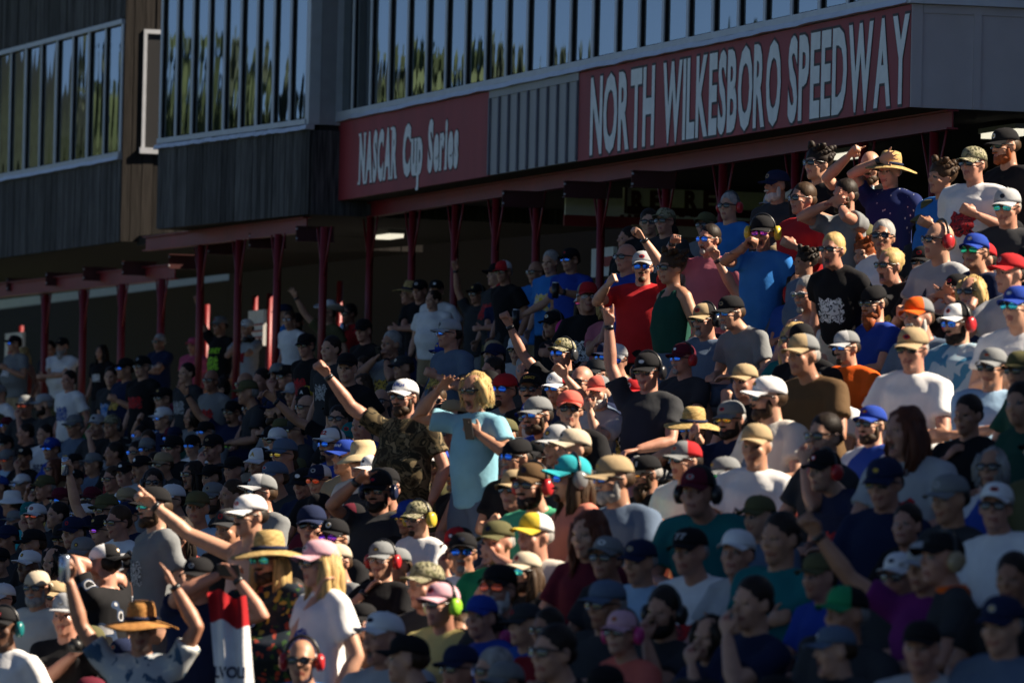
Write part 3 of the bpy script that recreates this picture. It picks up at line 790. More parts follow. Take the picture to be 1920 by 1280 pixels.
    BODY[key] = dict(raw=[raw_obj(sk, .017 if low else (.0095 if fine else .0105), 1 if low else 2, .30 if low else .22), raw_obj(sh, .026 if low else .016, 3 if low else 6, .40) if sleeve != 'none' else None, raw_obj(tr, .03, 2, .35)],
                     HM=HM, T=T, info=info, up0=up0, mouth=mouth, sleeve=sleeve)
def wrinkle(me, amp, seed):
    n = len(me.vertices); co = np.empty(n * 3); no = np.empty(n * 3)
    me.vertices.foreach_get('co', co); me.vertices.foreach_get('normal', no); co = co.reshape(-1, 3); no = no.reshape(-1, 3)
    r_ = np.random.default_rng(seed); d = np.zeros(n)
    for k in range(7):
        v = r_.normal(size=3) * np.array([1, 1, 1.4]); v = v / np.linalg.norm(v) * r_.uniform(16, 46); ph = r_.uniform(0, 6.28)
        w2 = r_.normal(size=3) * 9
        q = np.sin(co @ v + ph + 1.4 * np.sin(co @ w2)); d += np.sign(q) * np.abs(q) ** .7 * r_.uniform(.4, 1)
    co += no * (d * amp / 3)[:, None]
    me.vertices.foreach_set('co', co.ravel()); me.update()
def finish_bodies():
    dg = bpy.context.evaluated_depsgraph_get(); dg.update()
    for i, (k, b) in enumerate(BODY.items()):
        out = []
        for o in b['raw']:
            if o is None: out.append(None); continue
            out.append(D.meshes.new_from_object(o.evaluated_get(dg)))
        b['me'] = out
    for b in BODY.values():
        for o in b['raw']:
            if o is not None:
                me = o.data; D.objects.remove(o); D.meshes.remove(me)
    for i, (k, b) in enumerate(BODY.items()):
        sk, sh, tr = b['me']
        for me in b['me']:
            if me is None: continue
            me.materials.clear(); me.polygons.foreach_set('use_smooth', [True] * len(me.polygons))
        for m_ in (skin_mat(0), lip_mat(0), mouth_m, eye_m, shoe_m): sk.materials.append(m_)
        n = len(sk.polygons); c = np.empty(n * 3); sk.polygons.foreach_get('center', c); c = c.reshape(-1, 3)
        Hi = np.array(b['HM'].inverted()); h = c @ Hi[:3, :3].T + Hi[:3, 3]
        mi = np.zeros(n, int)
        op = b['mouth']
        mz = -.063 - .008 * op
        lip = (np.abs(h[:, 0]) < .025) & (np.abs(h[:, 2] - mz) < .010 + .010 * op) & (h[:, 1] > .07)
        mi[lip] = 1
        if op: mi[(np.abs(h[:, 0]) < .017) & (np.abs(h[:, 2] - mz) < .013) & (h[:, 1] > .07)] = 2
        mi[(np.abs(np.abs(h[:, 0]) - .031) < .013) & (np.abs(h[:, 2] - .003) < .0065) & (h[:, 1] > .06)] = 3
        mi[c[:, 2] < .09] = 4
        sk.polygons.foreach_set('material_index', mi)
        sk.name = 'body'
        if op:      # drop the jaw of an open mouth
            nv = len(sk.vertices); co = np.empty(nv * 3); sk.vertices.foreach_get('co', co); co = co.reshape(-1, 3)
            hv = co @ Hi[:3, :3].T + Hi[:3, 3]
            sel = (hv[:, 2] < -.062) & (hv[:, 2] > -.14) & (hv[:, 1] > .0)
            w_ = np.clip((-.058 - hv[:, 2]) / .03, 0, 1) * sel
            hole = (np.abs(hv[:, 0]) < .018) & (np.abs(hv[:, 2] - mz) < .014) & (hv[:, 1] > .07)
            hv[:, 2] -= .014 * w_; hv[hole, 1] -= .014
            Hm = np.array(b['HM']); co = hv @ Hm[:3, :3].T + Hm[:3, 3]
            sk.vertices.foreach_set('co', co.ravel())
        sk.update()
        if sh is not None:
            sh.materials.append(None); wrinkle(sh, .010, i + 5); sh.name = 'shirt'
            b['bvh'] = BVHTree.FromPolygons([v.co for v in sh.vertices], [p.vertices for p in sh.polygons])
        tr.materials.append(None); wrinkle(tr, .009, i + 500); tr.name = 'trousers'

# ------------------------------------------------------------------ wearables in head space (shared meshes)
WEAR = {}
def keep(name, mb, smooth=True, nslots=1):
    me = mb.mesh(name, smooth)
    for _ in range(nslots): me.materials.append(None)
    WEAR[name] = me; return me
def noisy(mb, amp, sc, seed):
    r_ = random.Random(seed); ph = [r_.uniform(0, 6) for _ in range(6)]
    out = []
    for (x, y, z) in mb.v:
        n = math.sin(x * sc + ph[0] + 2 * math.sin(z * sc * .5)) * math.sin(y * sc * 1.1 + ph[1]) + .6 * math.sin(z * sc * 1.6 + ph[2] + x * sc * .7)
        L = math.sqrt(x * x + y * y + z * z) + 1e-6; k = 1 + n * amp / L
        out.append((x * k, y * k, z * k))
    mb.v = out; return mb
def dome(crown=.088, flat=1.0):
    """cap crown with a stiff front; material 0 = sides and back, 1 = front panels"""
    mb = MB(); nu, nv = 24, 8; c = (0, -.006, .040)
    for i in range(nv + 1):
        ph = math.pi / 2 * i / nv
        for j in range(nu):
            a = 2 * math.pi * j / nu
            cx, sy = math.cos(a), math.sin(a); rr = math.cos(ph) ** (.75 * flat)
            x = .0865 * cx * rr; y = .104 * sy * rr
            z = crown * math.sin(ph) ** .9 * (1 + .10 * max(sy, 0) * math.cos(ph))
            mb.v.append((c[0] + x, c[1] + y + .004 * max(sy, 0) * math.sin(ph * 2), c[2] + z - .012 * max(-sy, 0) * (1 - i / nv)))
    for i in range(nv):
        for j in range(nu):
            f = (i * nu + j, i * nu + (j + 1) % nu, (i + 1) * nu + (j + 1) % nu, (i + 1) * nu + j)
            a = 2 * math.pi * (j + .5) / nu
            mb.f.append(f); mb.m.append(1 if math.sin(a) > .45 and i < nv - 1 else 0)
    mb.f.append(tuple(range(nu - 1, -1, -1))); mb.m.append(0)
    mb.ell((0, -.006, .040 + crown), (.008, .008, .005), 0, None, 8, 5)
    return mb
keep('cap', dome(), True, 2)
keep('flat_cap', dome(.098, .75), True, 2)
def brim(flat=False):
    mb = MB(); n, k = 14, 4; top = []
    for layer in (0, 1):
        for i in range(n + 1):
            t = -1 + 2 * i / n
            for q in range(k + 1):
                u = q / k
                a = t * 1.12; bx = .0865 * math.sin(a); by = -.006 + .104 * math.cos(a)
                ex = .078 * t * (1 - .12 * t * t); ey = .176 - .075 * abs(t) ** 2.2
                x = bx + (ex - bx) * u; y = by + (ey - by) * u
                z = .044 - .010 * u - (0.004 if flat else .022) * t * t * (.3 + .7 * u) - (0 if layer == 0 else .005)
                mb.v.append((x, y, z))
    m = (n + 1) * (k + 1)
    for i in range(n):
        for q in range(k):
            a = i * (k + 1) + q
            mb.f.append((a, a + k + 1, a + k + 2, a + 1)); mb.m.append(0)
            mb.f.append((m + a, m + a + 1, m + a + k + 2, m + a + k + 1)); mb.m.append(0)
    edge = [i * (k + 1) + k for i in range(n + 1)]
    for a, b in zip(edge[:-1], edge[1:]): mb.f.append((a, a + m, b + m, b)); mb.m.append(0)
    return mb
keep('brim', brim()); keep('flat_brim', brim(True))
def lathe_hat(crown_pts, brim_r, droop, wave=0.0, curl=0.0, sx=1.0):
    mb = MB(); nu = 32
    pr = crown_pts
    rows = []
    for (r_, z) in pr: rows.append([(r_ * .92 * math.cos(2 * math.pi * j / nu), -.006 + r_ * 1.1 * math.sin(2 * math.pi * j / nu), z) for j in range(nu)])
    r1, z1 = pr[-1]
    def br(u, off):
        out = []
        for j in range(nu):
            a = 2 * math.pi * j / nu; rr = r1 + (brim_r - r1) * u
            z = z1 - droop * u ** 1.4 + wave * math.sin(3 * a + 1) * u + curl * (abs(math.cos(a)) ** 2.2) * u ** 2 - off
            out.append((rr * (.92 + .08 * u) * math.cos(a) * (1 - (sx - 1) * -1 * abs(math.cos(a)) * u if sx != 1 else 1), -.006 + rr * (1.1 - .06 * u) * math.sin(a), z))
        return out
    for u in (.3, .6, .85, 1.0): rows.append(br(u, 0))
    nb = len(rows)
    for u in (1.0, .6, .3, .0): rows.append(br(u, .006))
    for r_ in rows: mb.v += r_
    ncr = len(pr)
    for i in range(len(rows) - 1):
        for j in range(nu):
            mb.f.append((i * nu + j, (i + 1) * nu + j, (i + 1) * nu + (j + 1) % nu, i * nu + (j + 1) % nu))
            mb.m.append(0 if i < nb else 1)
    mb.f.append(tuple(range(nu))); mb.m.append(0)
    return mb
keep('straw_hat', lathe_hat([(.045, .160), (.072, .150), (.084, .115), (.088, .075), (.089, .050)], .205, .035, .010), True, 2)
keep('sun_hat', lathe_hat([(.05, .150), (.076, .138), (.086, .105), (.090, .055)], .185, .060, .006), True, 2)
keep('bucket_hat', lathe_hat([(.055, .142), (.080, .130), (.087, .09), (.091, .050)], .150, .045, .006), True, 2)
ch = lathe_hat([(.030, .172), (.062, .180), (.080, .145), (.087, .09), (.090, .052)], .195, .0, .0, .075)
ch.v = [(x, y, z - (.030 * math.exp(-(x / .022) ** 2) if z > .14 else 0)) for (x, y, z) in ch.v]
keep('cowboy_hat', ch, True, 2)
def strands(mb, n, zend, r0=.0075, rad=.088, front=.35, seed=1, wav=.012):
    r_ = random.Random(seed)
    for k in range(n):
        a = math.pi * 1.5 + (r_.random() * 2 - 1) * (math.pi * (1 - front))      # around the back and sides
        z0 = r_.uniform(.04, .122); c_, s_ = math.cos(a), math.sin(a)
        q0 = math.sqrt(max(.05, 1 - ((z0 - .035) / .095) ** 2)); ze = zend + r_.uniform(-.03, .03)
        pts = []; ph = r_.uniform(0, 6)
        for j in range(6):
            u = j / 5; rr = rad * (q0 + (1.08 - q0) * min(1, u * 2.2)) * (1 + .10 * r_.uniform(-1, 1) * u)
            z = z0 + (ze - z0) * u ** .9
            pts.append((c_ * rr * .93 + wav * u * math.sin(ph + u * 7), -.015 + s_ * rr * 1.1 + wav * u * math.cos(ph + u * 6), z))
        mb.tube(pts, [r0 * .8, r0 * 1.3, r0 * 1.3, r0 * 1.2, r0, r0 * .3], 5)
# hair
def hair(kind):
    mb = MB()
    if kind == 'short': mb.ell((0, -.0165, .0455), (.0805, .0930, .0885), 0, None, 26, 18); mb.ell((0, -.035, .005), (.0785, .078, .06), 0, None, 20, 12); noisy(mb, .0014, 90, 1)
    if kind == 'curly':
        mb.ell((0, -.016, .046), (.090, .103, .096), 0, None, 22, 16)
        for k in range(26):
            a = k * 2.4; z = .02 + .1 * ((k * 7) % 26) / 26; mb.ell((.078 * math.cos(a), -.02 + .09 * math.sin(a) * (1 if math.sin(a) < 0 else .8), z + .02), (.026, .026, .024), 0, None, 8, 6)
        noisy(mb, .007, 70, 3)
    if kind == 'long':
        mb.ell((0, -.018, .038), (.086, .099, .093), 0, None, 20, 14)
        mb.tube([(0, -.05, .04), (0, -.085, -.04), (0, -.095, -.13), (0, -.10, -.23)], [.085, .092, .085, .045], 14, 0, (Vector((0, 1, 0)), .55))
        for s in (-1, 1): mb.tube([(s * .066, .025, .05), (s * .084, .012, -.03), (s * .086, .005, -.11), (s * .080, .015, -.20)], [.026, .032, .034, .018], 10)
        noisy(mb, .006, 60, 5); strands(mb, 120, -.21, front=.28, seed=4)
    if kind == 'bob':
        mb.ell((0, -.022, .038), (.079, .092, .088), 0, None, 20, 14)
        mb.tube([(0, -.04, .04), (0, -.075, -.02), (0, -.075, -.075)], [.082, .085, .05], 14, 0, (Vector((0, 1, 0)), .55))
        for s in (-1, 1): mb.tube([(s * .055, .055, .07), (s * .082, .03, .01), (s * .088, .01, -.07)], [.026, .032, .022], 10)
        noisy(mb, .008, 55, 7); strands(mb, 190, -.085, front=.19, seed=6, rad=.085, r0=.0052, wav=.016)
    if kind == 'bun':
        mb.ell((0, -.020, .040), (.083, .096, .091), 0, None, 20, 14); mb.ell((0, -.10, .075), (.04, .035, .036), 0, None, 12, 9); noisy(mb, .006, 70, 9)
    if kind == 'fringe': # hair below a cap or hat: back and sides only
        mb.ell((0, -.030, .010), (.0805, .086, .062), 0, None, 20, 12); noisy(mb, .003, 90, 2)
    return mb
for k in ('short', 'curly', 'long', 'bob', 'bun', 'fringe'): keep('hair_' + k, hair(k))
def longcap():
    mb = MB()
    mb.tube([(0, -.05, .03), (0, -.085, -.04), (0, -.092, -.13), (0, -.095, -.22)], [.080, .088, .082, .04], 14, 0, (Vector((0, 1, 0)), .5))
    for s in (-1, 1): mb.tube([(s * .070, .02, .03), (s * .083, .012, -.04), (s * .085, .01, -.12), (s * .078, .02, -.20)], [.018, .028, .030, .016], 10)
    noisy(mb, .005, 60, 8); strands(mb, 90, -.20, front=.30, seed=9, rad=.086); return mb
keep('hair_longcap', longcap())
def beard(kind):
    mb = MB()
    if kind == 'goatee': mb.ell((0, .078, -.098), (.026, .022, .026), 0, None, 12, 9); mb.ell((0, .096, -.049), (.028, .010, .007), 0, None, 12, 8)
    if kind == 'stache': mb.ell((0, .098, -.047), (.033, .012, .0095), 0, None, 12, 8)
    if kind in ('full', 'long'):
        mb.ell((0, .030, -.082), (.066, .064, .046), 0, None, 16, 12); mb.ell((0, .070, -.100), (.040, .030, .034), 0, None, 12, 9); mb.ell((0, .098, -.046), (.030, .010, .008), 0, None, 12, 8)
        for s in (-1, 1): mb.ell((s * .060, .022, -.05), (.014, .022, .045), 0, None, 8, 8)
    if kind == 'long': mb.tube([(0, .055, -.10), (0, .062, -.15), (0, .058, -.20)], [.052, .044, .02], 12)
    return noisy(mb, .003, 110, 4)
for k in ('goatee', 'stache', 'full', 'long'): keep('beard_' + k, beard(k))
def lens_shape(s, big=False):
    mb = MB(); n, k = 7, 4
    hw, hz = (.062, .024) if big else (.060, .0195)
    for layer in (0, 1):
        for i in range(n + 1):
            u = i / n; x = .007 + (hw - .007) * u
            for q in range(k + 1):
                t = -1 + 2 * q / k
                rnd = math.sqrt(max(0, 1 - (2 * u - 1) ** 4)) * .85 + .15
                z = .004 + t * hz * rnd - .004 * u * (t < 0)
                y = .110 - 4.6 * x * x - .003 * t * t - (0 if layer == 0 else .004)
                mb.v.append((s * x, y, z))
    m = (n + 1) * (k + 1)
    for i in range(n):
        for q in range(k):
            a = i * (k + 1) + q
            mb.f.append((a, a + k + 1, a + k + 2, a + 1)); mb.m.append(0); mb.f.append((m + a, m + a + 1, m + a + k + 2, m + a + k + 1)); mb.m.append(0)
    ring = [i * (k + 1) for i in range(n + 1)] + [n * (k + 1) + q for q in range(1, k + 1)] + [i * (k + 1) + k for i in range(n - 1, -1, -1)] + [q for q in range(k - 1, 0, -1)]
    for a, b in zip(ring, ring[1:] + ring[:1]): mb.f.append((a, b, b + m, a + m)); mb.m.append(0)
    return mb
for s in (-1, 1): keep('lens%d' % s, lens_shape(s)); keep('biglens%d' % s, lens_shape(s, True))
mb = MB()
for s in (-1, 1):
    mb.tube([(s * .060, .094, .012), (s * .074, .070, .013), (s * .082, .02, .012), (s * .083, -.01, .004)], [.0055, .005, .004, .003], 6)
    mb.tube([(s * .004, .112, .014), (s * .03, .108, .025), (s * .060, .094, .018)], .0032, 6)
mb.tube([(-.01, .110, .008), (.01, .110, .008)], .0045, 6)
keep('frame', mb)
mb = MB().tube([(.088 * math.cos(a), -.008, .015 + .118 * math.sin(a)) for a in [math.pi * i / 14 for i in range(15)]], [.009] * 15, 8)
keep('headband', mb)
mb = MB()
for s in (-1, 1): mb.tube([(s * .074, -.008, -.002), (s * .080, -.008, -.002), (s * .102, -.008, -.002), (s * .112, -.008, -.002)], [.030, .041, .040, .026], 16)
keep('cups', mb)
cupL = MB().tube([(.074, 0, 0), (.080, 0, 0), (.102, 0, 0), (.112, 0, 0)], [.030, .041, .040, .026], 16, 0, (Vector((0, 0, 1)), 1.15)); keep('cup', cupL)

def wear(name, mesh, parent, mats, M=None):
    o = link(name, WEAR[mesh], parent)
    for i, m in enumerate(mats):
        o.material_slots[i].link = 'OBJECT'; o.material_slots[i].material = m
    if M is not None: o.matrix_local = M
    return o
def decal_text(txt, parent, bvh, origin, right, up, normal, w_, h_, mat, lift=.004, name='lettering'):
    """flat lettering laid onto a curved surface"""
    me = text_mesh(txt, .03)
    xs = [v.co.x for v in me.vertices]; ys = [v.co.y for v in me.vertices]
    if not xs: return
    x0, x1, y0, y1 = min(xs), max(xs), min(ys), max(ys); ok = 0
    for v in me.vertices:
        a = ((v.co.x - x0) / (x1 - x0) - .5) * w_; b = ((v.co.y - y0) / (y1 - y0) - .5) * h_
        p = origin + right * a + up * b + normal * .3
        hit = bvh.ray_cast(p, -normal, .6)
        if hit[0] is not None: v.co = hit[0] + normal * lift; ok += 1
        else: v.co = origin + right * a + up * b
    me.materials.clear(); me.materials.append(mat)
    if ok < len(xs) * .8: D.meshes.remove(me); return
    o = link(name, me, parent); o['label'] = 'lettering ' + txt
    return o
def decal_disc(parent, bvh, origin, right, up, normal, w_, h_, mats, name='badge', lift=.002):
    mb = MB(); n = 14
    def hit(a, b):
        h = bvh.ray_cast(origin + right * a + up * b + normal * .3, -normal, .6); return None if h[0] is None else tuple(h[0] + normal * lift)
    pts = [hit(0, 0)] + [hit(w_ * .5 * q * math.cos(6.2832 * k / n), h_ * .5 * q * math.sin(6.2832 * k / n)) for q in (.6, 1.0) for k in range(n)]
    if None in pts: return None
    mb.v = pts
    for k in range(n):
        mb.f.append((0, 1 + k, 1 + (k + 1) % n)); mb.m.append(1); mb.f.append((1 + k, 1 + n + k, 1 + n + (k + 1) % n, 1 + (k + 1) % n)); mb.m.append(0)
    return mb.build(name, mats, parent, True)
def decal_patch(parent, bvh, origin, right, up, normal, w_, h_, mat, name='shirt_print', lift=.004, n=8, rough_edge=True):
    vs_, ok = {}, True
    mb = MB()
    for i in range(n + 1):
        for j in range(n + 1):
            a = (i / n - .5) * w_; b = (j / n - .5) * h_
            if rough_edge:
                a *= 1 + .12 * math.sin(j * 2.3); b *= 1 + .15 * math.sin(i * 1.9 + 1)
            hit = bvh.ray_cast(origin + right * a + up * b + normal * .3, -normal, .6)
            if hit[0] is None: return None
            mb.v.append(tuple(hit[0] + normal * lift))
    for i in range(n):
        for j in range(n):
            a = i * (n + 1) + j; mb.f.append((a, a + n + 1, a + n + 2, a + 1)); mb.m.append(0)
    return mb.build(name, mat, parent, True)
CAPB = BVHTree.FromPolygons([v.co for v in WEAR['cap'].vertices], [p.vertices for p in WEAR['cap'].polygons])

